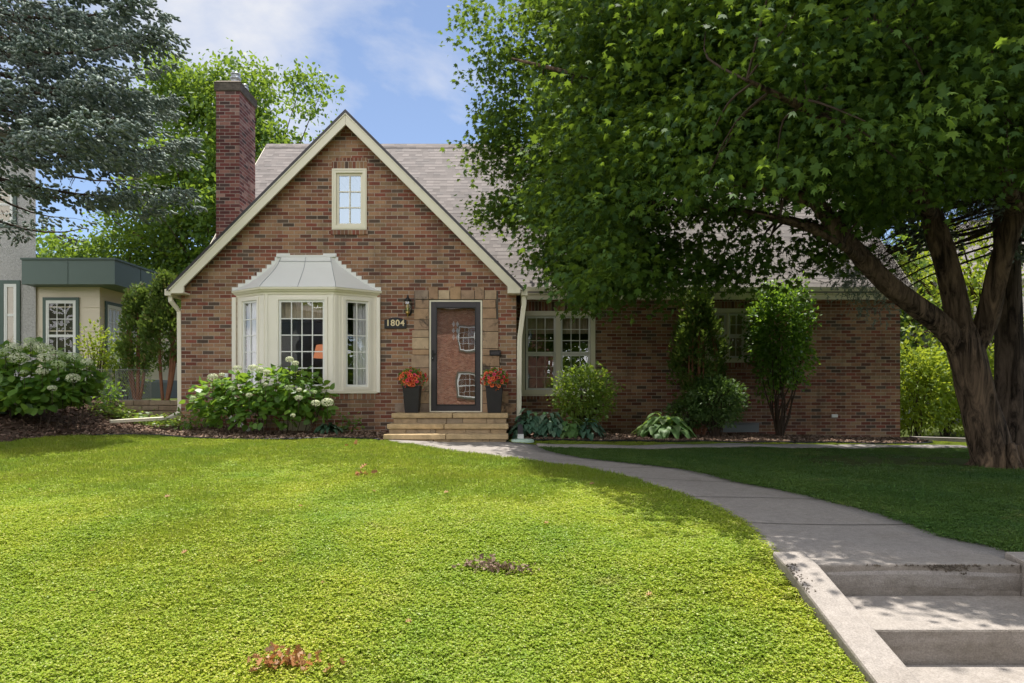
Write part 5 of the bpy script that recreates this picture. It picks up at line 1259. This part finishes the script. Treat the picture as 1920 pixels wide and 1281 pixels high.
# ---------------------------------------------------------------- hydrangeas
def hydrangea(name, label, base, blobs, nleaf, heads, green=.2, lsize=.13, hr=.075):
    T = empty(name, base, label, 'shrub'); V = []
    for (cx, cy, cz, rx, ry, rz, w) in blobs:
        n = int(nleaf * w); d = unit(rng.normal(size=(n, 3))); r = .45 + .6 * rng.random(n) ** .6
        p = np.array([cx, cy, cz]) + d * r[:, None] * np.array([rx, ry, rz]); p[:, 2] = np.maximum(p[:, 2], base[2] + .05)
        dirs = unit(d * np.array([1, 1, .3]) + rng.normal(size=(n, 3)) * .45 + np.array([0, 0, -.25])); nr = unit(d * .3 + rng.normal(size=(n, 3)) * .38 + np.array([0, 0, .95]))
        v, f = leaves(p, dirs, nr, lsize * rng.uniform(.55, 1.25, n), T_WIDE); V.append(v)
    V = np.concatenate(V); np_mesh('foliage', V, np.arange(len(V)).reshape(-1, len(T_WIDE)), M['hyd_leaf'], T)
    m = MB()
    for k in range(26):
        bl_ = random.choice(blobs); t = Vector((bl_[0] + random.uniform(-.7, .7) * bl_[3], bl_[1] + random.uniform(-.6, .6) * bl_[4], bl_[2] + random.uniform(0, .8) * bl_[5]))
        b = Vector((t.x * .75 + base[0] * .25, base[1] + random.uniform(-.15, .15), gz(t.x, base[1]))); m.tube(catmull([b, b.lerp(t, .5), t], 3), .006, 5)
    for h in heads: m.tube([Vector(h[:3]) - Vector((0, 0, .25)), Vector(h[:3])], .004, 4)
    m.build('stem', M['twig'], T)
    for h in heads:
        r = hr * (h[3] if len(h) > 3 else 1) * random.uniform(.85, 1.15); n = int(150 * (r / .075)); d = unit(rng.normal(size=(n, 3)) * np.array([1, 1, .8]) + np.array([0, 0, .35]))
        p = np.array(h[:3]) + d * np.array([r, r, r * .68]); v, f = leaves(p - d * .004, unit(np.cross(d, rng.normal(size=(n, 3)))), d, .021 * rng.uniform(.8, 1.2, n), np.array([(0, -.5, 0), (.5, 0, .1), (0, .5, 0), (-.5, 0, .1)]))
        np_mesh('flower_head', v, f, M['floret_green' if random.random() < green else 'floret'], T)
    return T
Yh = 11.25
def ph(px, py, y=None, s=1.0): p = P(px, py, y or Yh - .52 + random.uniform(-.06, .06)); return (p.x, p.y, p.z, s)
b = G(480, 812)
hydrangea('hydrangea_shrub', 'white-flowering hydrangea sprawling below the bay window', (X(485, Yh), Yh, gz(X(485, Yh), Yh)),
          [(X(400, Yh), Yh, Zp(745, Yh), .42, .35, .28, .16), (X(450, Yh), Yh, Zp(738, Yh), .45, .42, .36, .22), (X(515, Yh), Yh, Zp(728, Yh), .5, .42, .40, .26), (X(560, Yh), Yh, Zp(735, Yh), .45, .4, .38, .2),
           (X(595, Yh), Yh, Zp(755, Yh), .28, .3, .30, .1), (X(480, Yh), Yh - .1, Zp(772, Yh), .95, .38, .24, .2)], 1500,
          [ph(399, 707, None, 1.3), ph(416, 703, None, .7), ph(445, 691), ph(474, 690, None, 1.25), ph(488, 694), ph(500, 698, None, .8), ph(543, 674, None, 1.1), ph(554, 681, None, .7), ph(435, 728, None, .8), ph(467, 741, None, .7), ph(542, 727, None, .9),
           ph(561, 731, None, .7), ph(560, 746, None, .8), ph(592, 756, None, 1.0), ph(614, 754, None, 1.2), ph(362, 747, None, .8), ph(549, 779, None, .6), ph(498, 721, None, .6), ph(590, 735, None, .6)], lsize=.115, hr=.072)
Yl = 10.6
def pl_(px, py, s=1.0): p = P(px, py, Yl - .62 + random.uniform(-.1, .1)); return (p.x, p.y, p.z, s)
hydrangea('hydrangea_shrub', 'hydrangea with flat greenish heads on the mulch mound at left', (X(60, Yl), Yl, gz(X(60, Yl), Yl)),
          [(X(10, Yl), Yl, Zp(705, Yl), .55, .5, .42, .25), (X(70, Yl), Yl, Zp(700, Yl), .6, .5, .48, .35), (X(130, Yl), Yl, Zp(715, Yl), .42, .4, .34, .2), (X(-60, Yl), Yl, Zp(705, Yl), .6, .5, .5, .2), (X(158, Yl), Yl, Zp(705, Yl), .15, .2, .32, .07), (X(60, Yl), Yl - .05, Zp(742, Yl), .85, .5, .22, .3)], 1250,
          [pl_(26, 652, 1.3), pl_(60, 648, 1.2), pl_(83, 654, 1.4), pl_(36, 672, 1.4), pl_(85, 671, 1.3), pl_(108, 666, 1.1), pl_(139, 670, 1.0), pl_(163, 679, .9), pl_(79, 697, .9), pl_(46, 698, .7), pl_(110, 684, 1.0), pl_(137, 709, 1.2), pl_(98, 728, .7), pl_(10, 660, 1.0), pl_(57, 640, 1.0), pl_(-20, 660, 1.1)], green=.45, lsize=.14, hr=.092)

# ---------------------------------------------------------------- shrubs by the wing
def at(px, Y): x = X(px, Y); return (x, Y, gz(x, Y))
Yw = 13.2
b = at(1096, 12.7); shrub('leafy_shrub', 'rounded bright green shrub in front of the twin window', 'shrub', b, (.62, .5, .55), Zp(738, 12.7) - b[2], 3600, .065, T_OVAL, 'shrub_leaf', stems=26, lump=.12, shell=.35)
b = at(1342, 13.1); shrub('juniper_shrub', 'low rounded yew with bare brown base, right of the cedar', 'shrub', b, (.58, .45, .46), Zp(752, 13.1) - b[2], 5200, .075, T_SPRAY, 'yew_leaf', stems=26, lump=.12, shell=.45, stem_r=.016)
b = at(1462, 13.4)
bb = shrub('burning_bush', 'tall vase-shaped bush with twisting stems in front of the small window', 'shrub', b, (.70, .5, 1.12), Zp(630, 13.4) - b[2], 8000, .072, T_OVAL, 'burning_leaf', stems=0, lump=.20, shell=.35)
m = MB()
for k in range(20):
    a = random.uniform(0, 6.28); t = Vector((b[0] + .5 * math.cos(a) * random.uniform(.3, 1), b[1] + .35 * math.sin(a), b[2] + random.uniform(1.3, 2.2))); q = Vector((b[0] + random.uniform(-.07, .07), b[1] + random.uniform(-.05, .05), b[2] - .05))
    m.tube(catmull([q, q.lerp(t, .3) + Vector((random.uniform(-.1, .1), 0, .05)), q.lerp(t, .65) + Vector((random.uniform(-.1, .1), 0, 0)), t], 4), lerp_list([.022, .016, .012, .006], 13), 6)
m.build('stem', M['twig'], bb)
def cedar(label, base, h, r, n, group=None, lean=0.0, lowbare=.25):
    T = empty('cedar_tree', base, label, 'tree', group); x, y, z = base
    K = n // 42; t = rng.random(K) ** .85; zz = z + h * (lowbare + (1 - lowbare) * t); rad = r * (1 - t ** 2.6) ** .6 * (.80 + .22 * np.sin(t * 8 + x) + .08 * rng.normal(size=K)) + .03
    a = rng.uniform(0, 6.28, K); rr = rad * (.45 + .6 * rng.random(K) ** .5)
    cp = np.stack([x + lean * t + rr * np.cos(a), y + rr * np.sin(a) * .9, zz], -1); oc = np.stack([np.cos(a), np.sin(a), np.full(K, 1.1)], -1)
    pos = np.repeat(cp, 42, 0) + np.clip(rng.normal(size=(K * 42, 3)), -1.8, 1.8) * np.array([.06, .06, .085]); oc = np.repeat(oc, 42, 0); N_ = len(pos)
    d = unit(oc + rng.normal(size=(N_, 3)) * .5); nr = unit(rng.normal(size=(N_, 3)) + oc * .4)
    v, f = leaves(pos, d, nr, .085 * rng.uniform(.6, 1.3, N_), T_SPRAY); np_mesh('foliage', v, f, M['cedar_leaf'], T)
    m = MB()
    for k in range(8):
        dx = random.uniform(-.42, .42) * r * 2; m.tube(catmull([(x + dx * .25, y, z - .05), (x + dx * .8, y, z + h * .25), (x + dx, y, z + h * .6), (x + lean + dx * .3, y, z + h * .95)], 4), lerp_list([.030, .022, .014, .005], 13), 6)
    m.build('stem', M['red_stem'], T); return T
cedar('tall open arborvitae against the wing wall, left of the small window', at(1308, 13.55), 2.85, .52, 8500, lowbare=.14)
b = at(1300, 13.3); shrub('leafy_shrub', 'dark low shrub at the foot of the tall arborvitae', 'shrub', (b[0] - .15, b[1], b[2]), (.42, .3, .28), .45, 900, .08, T_SPRAY, 'yew_leaf', stems=8, lump=.1)
cedar('left arborvitae of the pair between the houses', (X(258, 14.0), 14.0, 1.45), 2.30, .29, 4600, 'arborvitae between the houses', lowbare=.28)
cedar('taller arborvitae of the pair beside the brick corner', (X(308, 13.9), 13.9, 1.45), 2.5, .40, 7000, 'arborvitae between the houses', lowbare=.28)
b = (X(232, 14.2), 14.2, 1.45); shrub('leafy_shrub', 'loose bright green shrub below the porch side windows', 'shrub', b, (.55, .3, .62), .75, 1300, .065, T_OVAL, 'shrub_leaf', stems=12, lump=.2, shell=.3)
b = (X(185, 13.9), 13.9, 1.45); shrub('leafy_shrub', 'airy yellow-green shrub in front of the tan porch corner', 'shrub', b, (.45, .25, .55), 1.05, 700, .07, T_OVAL, 'hedge_leaf', stems=14, lump=.25, shell=.2)

# hedge on the right
hd = [(9.0, 15.2), (9.9, 15.6), (10.8, 15.9), (11.9, 16.4), (13.0, 17.2), (14.3, 18.0)]
for i, (x, y) in enumerate(hd):
    z = gz(x, y) - .05
    shrub('hedge_bush', ['sunlit yellow-green hedge bush right against the brick corner', 'second hedge bush from the brick corner, left of the maple trunk', 'third hedge bush from the brick corner, behind the maple trunk', 'hedge bush between the maple and spruce trunks', 'hedge bush right of the spruce trunk', 'farthest hedge bush at the right edge'][i], 'hedge bush', (x, y, z), (.85, .6, .98), 1.15, 3300, .095, T_OVAL, 'hedge_leaf', 'hedge along the right boundary', stems=16, lump=.14, shell=.45)

# hostas
def hosta(label, base, r, n, mat, ln=.30, wd=.55, h=.14, scapes=0):
    T = empty('hosta_plant', base, label, 'plant', None); x, y, z = base; vs = []; fs = []; S = 6
    for i in range(n):
        a = random.uniform(0, 6.28); q = r * random.random() ** .7; L = ln * random.uniform(.7, 1.2); w = L * wd * .5 * random.uniform(.8, 1.15)
        p = Vector((x + q * .6 * math.cos(a), y + q * .6 * math.sin(a), z + .04 + h * (1 - (q / r)) * random.uniform(.6, 1.6) + .07)); el = random.uniform(.2, 1.0)
        out = Vector((math.cos(a), math.sin(a), 0)); sd_ = Vector((-math.sin(a), math.cos(a), 0)); b = len(vs)
        for k in range(S):
            t = k / (S - 1); c = p + out * (L * t * math.cos(el * .6)) + Vector((0, 0, L * (t * math.sin(el) - .95 * t * t))); c.z = max(c.z, z + .015)
            ww = w * math.sin(math.pi * min(.97, t * .9 + .06)) ** .75
            vs += [c - sd_ * ww + Vector((0, 0, .18 * ww)), c, c + sd_ * ww + Vector((0, 0, .18 * ww))]
        for k in range(S - 1):
            o_ = b + k * 3; fs += [(o_, o_ + 1, o_ + 4, o_ + 3), (o_ + 1, o_ + 2, o_ + 5, o_ + 4)]
    MB().add(vs, fs, True).build('foliage', M[mat], T)
    if scapes:
        m = MB()
        for k in range(scapes):
            dx = random.uniform(-.25, .15); m.tube(catmull([(x, y, z), (x + dx * .5, y, z + .3), (x + dx * 1.2, y - .05, z + .42)], 4), .005, 5)
        m.build('flower_stalk', M['shrub_leaf'], T)
hosta('broad-leaved light green hosta with flower stalks, right of the round shrub', at(1245, 12.7), .62, 150, 'hosta_leaf', .28, .62, .26, 4)
hosta('dark blue-green hosta beside the right downspout', at(992, 11.95), .44, 170, 'hosta_blue', .21, .42, .26)
hosta('blue-green hosta under the twin window', at(1030, 12.0), .44, 170, 'hosta_blue', .21, .42, .28)
hosta('pale variegated hosta at the foot of the rounded shrub', at(1065, 12.0), .38, 120, 'hosta_leaf', .21, .45, .2)
hosta('narrow-leaved hosta right of the variegated one', at(1100, 12.1), .34, 60, 'hosta_blue', .26, .35, .16)
hosta('small hosta between the hydrangea and the stone steps', at(616, 11.4), .22, 45, 'hosta_blue', .18, .4, .08)

# low plants in the left bed
gcv = []
for (px_, py_, n, w) in [(215, 785, 260, .28), (240, 792, 300, .3), (270, 797, 420, .45), (300, 799, 420, .45), (322, 800, 300, .3), (330, 806, 150, .2)]:
    x, y = G(px_, py_); q = rng.normal(size=(n, 3)) * np.array([w, .16, .05]); p = np.array([x, y, 0]) + q; p[:, 2] = hgt(p[:, 0], p[:, 1]) + .04 + np.abs(q[:, 2]) * 1.6
    v, f = leaves(p, unit(rng.normal(size=(n, 3)) * np.array([1, 1, .3])), unit(rng.normal(size=(n, 3)) * .35 + np.array([0, 0, 1])), .06 * rng.uniform(.6, 1.3, n), T_OVAL); gcv.append(v)
v = np.concatenate(gcv); o = np_mesh('ground_cover', v, np.arange(len(v)).reshape(-1, len(T_OVAL)), M['shrub_leaf'], origin=(0, 0, 0)); o['kind'] = 'stuff'; o['label'] = 'leafy ground cover below the retaining wall'
for (px_, Y, n, l_) in [(205, 12.9, 260, 'leafy weed hanging over the retaining wall'), (385, 12.0, 120, 'small weed at the left brick corner'), (352, 11.6, 90, 'small weed in front of the left brick corner'), (655, 11.9, 60, 'small weed right of the hydrangea')]:
    b = at(px_, Y); shrub('weed', l_, 'weed', b, (.26, .2, .18 if n < 200 else .3), .2 if n < 200 else .3, n, .075, T_OVAL, 'hyd_leaf', stems=5, lump=.1, shell=.2, stem_r=.004)
# wire cages
for (px_, l_, w) in [(183, 'wire cage round a young shrub, left of the pair', .27), (250, 'wire cage round the loose shrub under the porch window', .34)]:
    x = X(px_, 13.75); z = 1.46; T = empty('wire_cage', (x, 13.75, z), l_, 'wire cage'); m = MB(); r = w
    N = 44; Hh = .62
    for k in range(N):
        a = 6.28 * k / N
        for s_ in (-1, 1):
            m.tube([(x + r * math.cos(a + s_ * t * 1.2), 13.75 + r * .7 * math.sin(a + s_ * t * 1.2), z + Hh * t) for t in np.linspace(0, 1, 6)], .0013, 3, caps=False)
    for z2 in (0.01, Hh): m.tube([(x + r * math.cos(6.28 * t / 20), 13.75 + r * .7 * math.sin(6.28 * t / 20), z + z2) for t in range(21)], .004, 4, caps=False)
    m.build('mesh', M['wire'], T)

# ---------------------------------------------------------------- planters on the top step
def planter(px_, label, s, pc):
    x = X(px_, 11.98); y = 11.98; z = 1.265; T = empty('flower_planter', (x, y, z), label, 'planter')
    h = .47; a, b = .115, .15; m = MB()
    m.hexa([(x - a, y - a, z), (x + a, y - a, z), (x + a, y + a, z), (x - a, y + a, z), (x - b, y - b, z + h), (x + b, y - b, z + h), (x + b, y + b, z + h), (x - b, y + b, z + h)])
    m.box(x - b - .006, x + b + .006, y - b - .006, y + b + .006, z + h - .03, z + h + .004); m.build('pot', M['planter'], T, bevel=.008)
    n = 420; d = unit(rng.normal(size=(n, 3)) + np.array([0, 0, .5])); p = np.array([x + s, y - .02, z + h + .13]) + d * rng.random((n, 1)) ** .4 * np.array([.23, .2, .17])
    v, f = leaves(p, d, unit(rng.normal(size=(n, 3)) + np.array([0, 0, 1])), .045, T_OVAL); np_mesh('foliage', v, f, M['hyd_leaf'], T)
    # petunia blossom: five soft petals and a dark throat
    base = None
    for k in range(60):
        d = unit(np.array([rng.normal(), rng.normal() - .9, rng.normal() * .8 + .25])); p = np.array([x + s, y - .02, z + h + .12 - (.06 if k % 5 == 0 else 0)]) + d * np.array([.255, .22, .19]) * rng.uniform(.82, 1.05)
        if base is None:
            vs = [(0, 0, -.012)]; N = 15
            for j in range(N):
                t = 2 * math.pi * j / N; r = .036 * (1 - .22 * (math.cos(2.5 * t) ** 2)); vs.append((r * math.cos(t), r * math.sin(t), .006 + .004 * math.sin(t * 5)))
            me = bpy.data.meshes.new('blossom'); me.from_pydata(vs, [], [(0, 1 + j, 1 + (j + 1) % N) for j in range(N)]); me.update(); me.materials.append(M[pc])
            base = bpy.data.objects.new('blossom', me); o = base
        else: o = base.copy()
        COL.objects.link(o); o.parent = T; o.location = Vector(p) - Vector((x, y, z)); o.rotation_euler = Vector(d).to_track_quat('Z', 'Y').to_euler(); sc = random.uniform(.75, 1.25); o.scale = (sc, sc, sc)
t_ = NT('petunia'); oi = t_.n("ShaderNodeObjectInfo").outputs['Random']; c = t_.ramp(oi, [(0, (.88, .17, .05)), (.45, (.92, .26, .10)), (.7, (.85, .11, .08)), (1, (.84, .09, .20))])
sp_ = t_.n("ShaderNodeVectorMath"); sp_.operation = 'LENGTH'; t_.l(t_.obj(), sp_.inputs[0]); c = t_.mix(t_.ramp(sp_.outputs['Value'], [(.010, 1.0), (.018, 0.0)]), c, (.16, .02, .02))
p_ = t_.principled(c, .6, None, .2); tr = t_.n("ShaderNodeBsdfTranslucent"); t_.l(c, tr.inputs[0]); mm = t_.n("ShaderNodeMixShader"); mm.inputs[0].default_value = .3; t_.l(p_, mm.inputs[1]); t_.l(tr.outputs[0], mm.inputs[2]); M['petunia'] = t_.done(mm.outputs[0])
planter(773, 'tapered black planter of orange petunias left of the door', 0.0, 'petunia'); planter(927, 'tapered black planter of orange petunias right of the door', .01, 'petunia')

# ---------------------------------------------------------------- dead leaves on the lawn
T_OAK = mirror([(0, 0, 0), (.10, .15, .05), (.26, .22, .15), (.14, .36, .04), (.34, .50, .20), (.16, .60, .05), (.24, .80, .16), (.08, .85, .03), (0, 1.0, .10)])
def pile(px_, py_, label, n, w, d_, size, mat, zr=.03, cat='leaf pile', name='leaf_pile'):
    x, y = G(px_, py_); q = rng.normal(size=(n, 2)) * np.array([w, d_]) * .5; p = np.stack([x + q[:, 0], y + q[:, 1], hgt(x + q[:, 0], y + q[:, 1]) + .035 + np.abs(rng.normal(size=n)) * zr * np.exp(-(q ** 2).sum(1) / (w * w))], -1)
    v, f = leaves(p, unit(rng.normal(size=(n, 3)) * np.array([1, 1, .5])), unit(rng.normal(size=(n, 3)) * .8 + np.array([0, -.2, .6])), size * rng.uniform(.6, 1.2, n), T_OAK * np.array([1, 1, 1.5]))
    props(np_mesh(name, v, f, M[mat]), label, cat)
pile(535, 1258, 'curled orange-brown dead leaf pile on the lawn, nearest the camera', 80, .13, .06, .042, 'dead_leaf', .03)
pile(632, 1262, 'single pale curled dead leaf right of the orange pile', 2, .02, .02, .075, 'dead_leaf', .03, 'dead leaf', 'dead_leaf')
pile(472, 1268, 'small brown dead leaf left of the orange pile', 2, .03, .02, .05, 'dead_leaf', .02, 'dead leaf', 'dead_leaf')
pile(908, 1072, 'grey-brown clump of old leaves in the middle of the lawn', 90, .12, .06, .032, 'dead_leaf_grey', .03)
pile(955, 1080, 'thin trail of old brown leaves beside the middle clump', 80, .16, .04, .035, 'dead_leaf_grey', .015)
pile(671, 897, 'small brown leaf clump on the far lawn toward the steps', 9, .15, .12, .08, 'dead_leaf', .03)
pile(655, 839, 'tiny brown leaf near the hydrangea bed', 3, .08, .1, .07, 'dead_leaf', .02, 'dead leaf', 'dead_leaf')

one = None
for (a_, b_) in [(308, 940), (705, 930), (832, 932), (568, 958), (60, 925), (1105, 915), (600, 1105), (340, 1050), (492, 1065), (1030, 990), (180, 1120), (1210, 1130), (760, 1180)]:
    x, y = G(a_, b_)
    if one is None:
        v, f = leaves(np.zeros((1, 3)), np.array([[1, .2, .1]]), np.array([[0, -.3, 1]]), .048, T_OAK * np.array([1, 1, 2.0])); one = np_mesh('dry_leaf', v, f, M['dead_leaf'], origin=(0, 0, 0)); o = one
        props(o, 'tiny single dry leaf lying alone on the open lawn', 'dead leaf', 'single dry leaves scattered over the lawn')
    else: o = one.copy(); COL.objects.link(o)
    o.location = (x, y, gz(x, y) + .035); o.rotation_euler = (random.uniform(-.4, .4), random.uniform(-.4, .4), random.uniform(0, 6.28)); s_ = random.uniform(.6, 1.1); o.scale = (s_, s_, s_)
# ---------------------------------------------------------------- wood chips
def chips(name, poly, n, mat, ln, cond=None, label=''):
    P_ = np.array(poly); lo, hi = P_.min(0), P_.max(0); x = rng.uniform(lo[0], hi[0], n * 4); y = rng.uniform(lo[1], hi[1], n * 4)
    k = inpoly(x, y, poly)
    if cond is not None: k &= cond(x, y)
    x, y = x[k][:n], y[k][:n]; n = len(x)
    p = np.stack([x, y, hgt(x, y) + .028 + rng.random(n) * .022], -1)
    v, f = leaves(p, unit(rng.normal(size=(n, 3)) * np.array([1, 1, .35])), unit(rng.normal(size=(n, 3)) * .4 + np.array([0, 0, 1])), ln * rng.uniform(.5, 1.3, n), np.array([(-.22, -.5, 0), (.22, -.45, 0), (.18, .5, .03), (-.2, .42, .03)]))
    o = np_mesh(name, v, f, M[mat], origin=(0, 0, 0)); o['kind'] = 'stuff'; o['label'] = label
chips('wood_chips', bedL_poly, 11000, 'chips_dark', .065, lambda x, y: x < -6.2, 'dark wood chips on the left mound')
chips('wood_chips', bedL_poly, 9000, 'chips', .05, lambda x, y: x >= -6.6, 'tan wood chips under the bay window')
chips('wood_chips', bedR_poly, 16000, 'chips', .055, None, 'tan wood chips along the right wing')

# ---------------------------------------------------------------- lawn
def src(name, V, k, mat):
    me = bpy.data.meshes.new(name); V = np.asarray(V, np.float32); n = len(V) // k
    me.vertices.add(len(V)); me.vertices.foreach_set('co', V.ravel()); me.loops.add(n * k); me.loops.foreach_set('vertex_index', np.arange(n * k, dtype=np.int32))
    me.polygons.add(n); me.polygons.foreach_set('loop_start', np.arange(0, n * k, k, dtype=np.int32)); me.polygons.foreach_set('loop_total', np.full(n, k, np.int32)); me.update(calc_edges=True)
    me.materials.append(M[mat]); return bpy.data.objects.new(name, me)
T_LEAFLET = np.array([(0, 0, 0), (.42, .35, .06), (.40, .85, .10), (0, 1.0, .02), (-.40, .85, .10), (-.42, .35, .06)], float)
def clover_src(i, mat='clover'):
    n = 27; r = rng.random(n) ** .5 * .082; a = rng.uniform(0, 6.28, n); h = rng.uniform(.018, .031, n)
    P_ = np.stack([r * np.cos(a), r * np.sin(a), h], -1); V = []
    for j in range(3):
        ang = rng.uniform(0, 6.28, n) if j == 0 else ang + 2.09
        d = np.stack([np.cos(ang), np.sin(ang), rng.uniform(-.25, .45, n)], -1); nr = unit(rng.normal(size=(n, 3)) * .30 + np.array([0, 0, 1]))
        V.append(leaves(P_, d, nr, rng.uniform(.0055, .0095, n), T_LEAFLET)[0])
    return src('clover_tuft', np.concatenate(V), 6, mat)
T_BLADE = np.array([(-.04, 0, 0), (.04, 0, 0), (.036, .5, .0), (0, 1.0, .22), (-.036, .5, .0)], float)
def blade_src(i, hh=.045, n=42, mat='blade'):
    r = rng.random(n) ** .5 * .08; a = rng.uniform(0, 6.28, n); P_ = np.stack([r * np.cos(a), r * np.sin(a), np.zeros(n)], -1)
    d = unit(rng.normal(size=(n, 3)) * .75 + np.array([0, 0, 1])); nr = unit(rng.normal(size=(n, 3)) + np.array([0, 0, .4]))
    return src('grass_tuft', leaves(P_, d, nr, hh * rng.uniform(.6, 1.25, n), T_BLADE)[0], 5, mat)
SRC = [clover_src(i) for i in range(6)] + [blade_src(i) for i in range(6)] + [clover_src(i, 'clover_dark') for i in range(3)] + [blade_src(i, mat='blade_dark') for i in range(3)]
def scatter(name, label, pts, idx, scl, sources):
    n = len(pts); me = bpy.data.meshes.new(name); me.vertices.add(n); me.vertices.foreach_set('co', pts.astype(np.float32).ravel())
    rot = np.stack([rng.normal(size=n) * .08, rng.normal(size=n) * .08, rng.uniform(0, 6.28, n)], -1).astype(np.float32)
    a = me.attributes.new('rot', 'FLOAT_VECTOR', 'POINT'); a.data.foreach_set('vector', rot.ravel())
    a = me.attributes.new('scl', 'FLOAT', 'POINT'); a.data.foreach_set('value', scl.astype(np.float32))
    a = me.attributes.new('idx', 'INT', 'POINT'); a.data.foreach_set('value', idx.astype(np.int32))
    o = bpy.data.objects.new(name, me); COL.objects.link(o); o['kind'] = 'stuff'; o['label'] = label
    ng = bpy.data.node_groups.new(name, 'GeometryNodeTree'); ng.interface.new_socket('Geometry', in_out='INPUT', socket_type='NodeSocketGeometry'); ng.interface.new_socket('Geometry', in_out='OUTPUT', socket_type='NodeSocketGeometry')
    N = ng.nodes; L = ng.links; gi = N.new('NodeGroupInput'); go = N.new('NodeGroupOutput'); iop = N.new('GeometryNodeInstanceOnPoints'); mp_ = N.new('GeometryNodeMeshToPoints'); L.new(gi.outputs[0], mp_.inputs['Mesh']); L.new(mp_.outputs[0], iop.inputs['Points'])
    gi2 = N.new('GeometryNodeGeometryToInstance'); j = N.new('GeometryNodeJoinGeometry')
    for s in sources[::-1]:
        oi = N.new('GeometryNodeObjectInfo'); oi.inputs['Object'].default_value = s; oi.inputs['As Instance'].default_value = True; L.new(oi.outputs['Geometry'], j.inputs[0])
    L.new(j.outputs[0], iop.inputs['Instance']); iop.inputs['Pick Instance'].default_value = True
    def attr(nm, ty):
        q = N.new('GeometryNodeInputNamedAttribute'); q.data_type = ty; q.inputs['Name'].default_value = nm; return q.outputs['Attribute']
    L.new(attr('idx', 'INT'), iop.inputs['Instance Index']); L.new(attr('scl', 'FLOAT'), iop.inputs['Scale'])
    er = N.new('FunctionNodeEulerToRotation'); L.new(attr('rot', 'FLOAT_VECTOR'), er.inputs[0]); L.new(er.outputs[0], iop.inputs['Rotation'])
    L.new(iop.outputs[0], go.inputs[0]); md = o.modifiers.new('scatter', 'NODES'); md.node_group = ng; return o
def lawn_pts(n, x0, x1, y0, y1):
    x = rng.uniform(x0, x1, n); y = rng.uniform(y0, y1, n)
    k = (np.abs(x) < y * .80 + .6)
    k &= ~inpoly(x, y, walk_poly) & ~inpoly(x, y, bedL_poly) & ~inpoly(x, y, bedR_poly) & ~inpoly(x, y, side_poly)
    k &= ~((x > 1.435) & (x < 2.92) & (y < 3.84)) & ~((x > -6.1) & (x < .12) & (y > 12.2)) & ~((x > -2.1) & (x < 0) & (y > 10.93)) & ~((x > 0) & (x < 8.1) & (y > 14.0))
    k &= ~((x < -6) & (y > 13.4)) & ~((x - 6.12) ** 2 + (y - 8.6) ** 2 < .35)
    # worn bare soil under the maple
    wear = np.exp(-(((x - 5.6) / 2.4) ** 2 + ((y - 9.3) / 1.3) ** 2)); k &= rng.random(len(x)) > np.clip(wear * 1.45, 0, .985)
    return x[k], y[k]
def nz(x, y, s, ph): return np.sin(x * s + ph) * np.sin(y * s * 1.15 + ph * 2) + .6 * np.sin(x * s * 2.3 + y * s * 1.4 + ph * 3) + .4 * np.sin(x * s * 4.1 - y * s * 3.3)
PX, PY_, PS, PI = [], [], [], []
for (n, y0, y1, sc) in ((34000, 1.9, 3.9, .85), (30000, 2.6, 4.9, 1.0), (48000, 3.9, 7.0, 1.05), (90000, 6.0, 14.0, 1.10)):
    hw = y1 * .8 + .6; x, y = lawn_pts(n, -hw, hw, y0, y1)
    cl = .66 + .28 * nz(x, y, 1.1, 1.0) - np.clip((y - 4.6) * .17, 0, .75) + .25 * (x > .5) * (y < 9)
    isc = rng.random(len(x)) < np.clip(cl, .06, .97)
    idx = np.where(isc, rng.integers(0, 6, len(x)), rng.integers(6, 12, len(x)))
    s = np.interp(y, [2, 3.5, 7, 14], [.84, .93, 1.08, 1.1]) * rng.uniform(.75, 1.2, len(x)) * np.where(isc, 1.0, np.where(y < 5.5, .78, .92)) * np.where(y > 10.3, .62, 1.0) * np.where((x > .2) & (y > 9.6), .8, 1.0); PX.append(x); PY_.append(y); PS.append(s); PI.append(idx)
x, y, s, idx = map(np.concatenate, (PX, PY_, PS, PI))
# deeper green tufts right of the walk put the maple's shade into the colour
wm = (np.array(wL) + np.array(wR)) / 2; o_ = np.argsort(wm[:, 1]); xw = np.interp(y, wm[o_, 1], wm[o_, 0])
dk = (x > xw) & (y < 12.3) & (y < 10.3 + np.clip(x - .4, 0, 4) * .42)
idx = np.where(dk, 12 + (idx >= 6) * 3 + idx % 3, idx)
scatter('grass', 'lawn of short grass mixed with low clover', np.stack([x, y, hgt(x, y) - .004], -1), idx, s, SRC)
print('grass tufts', len(x))
# clover flowers and small leaves lying about are part of the turf
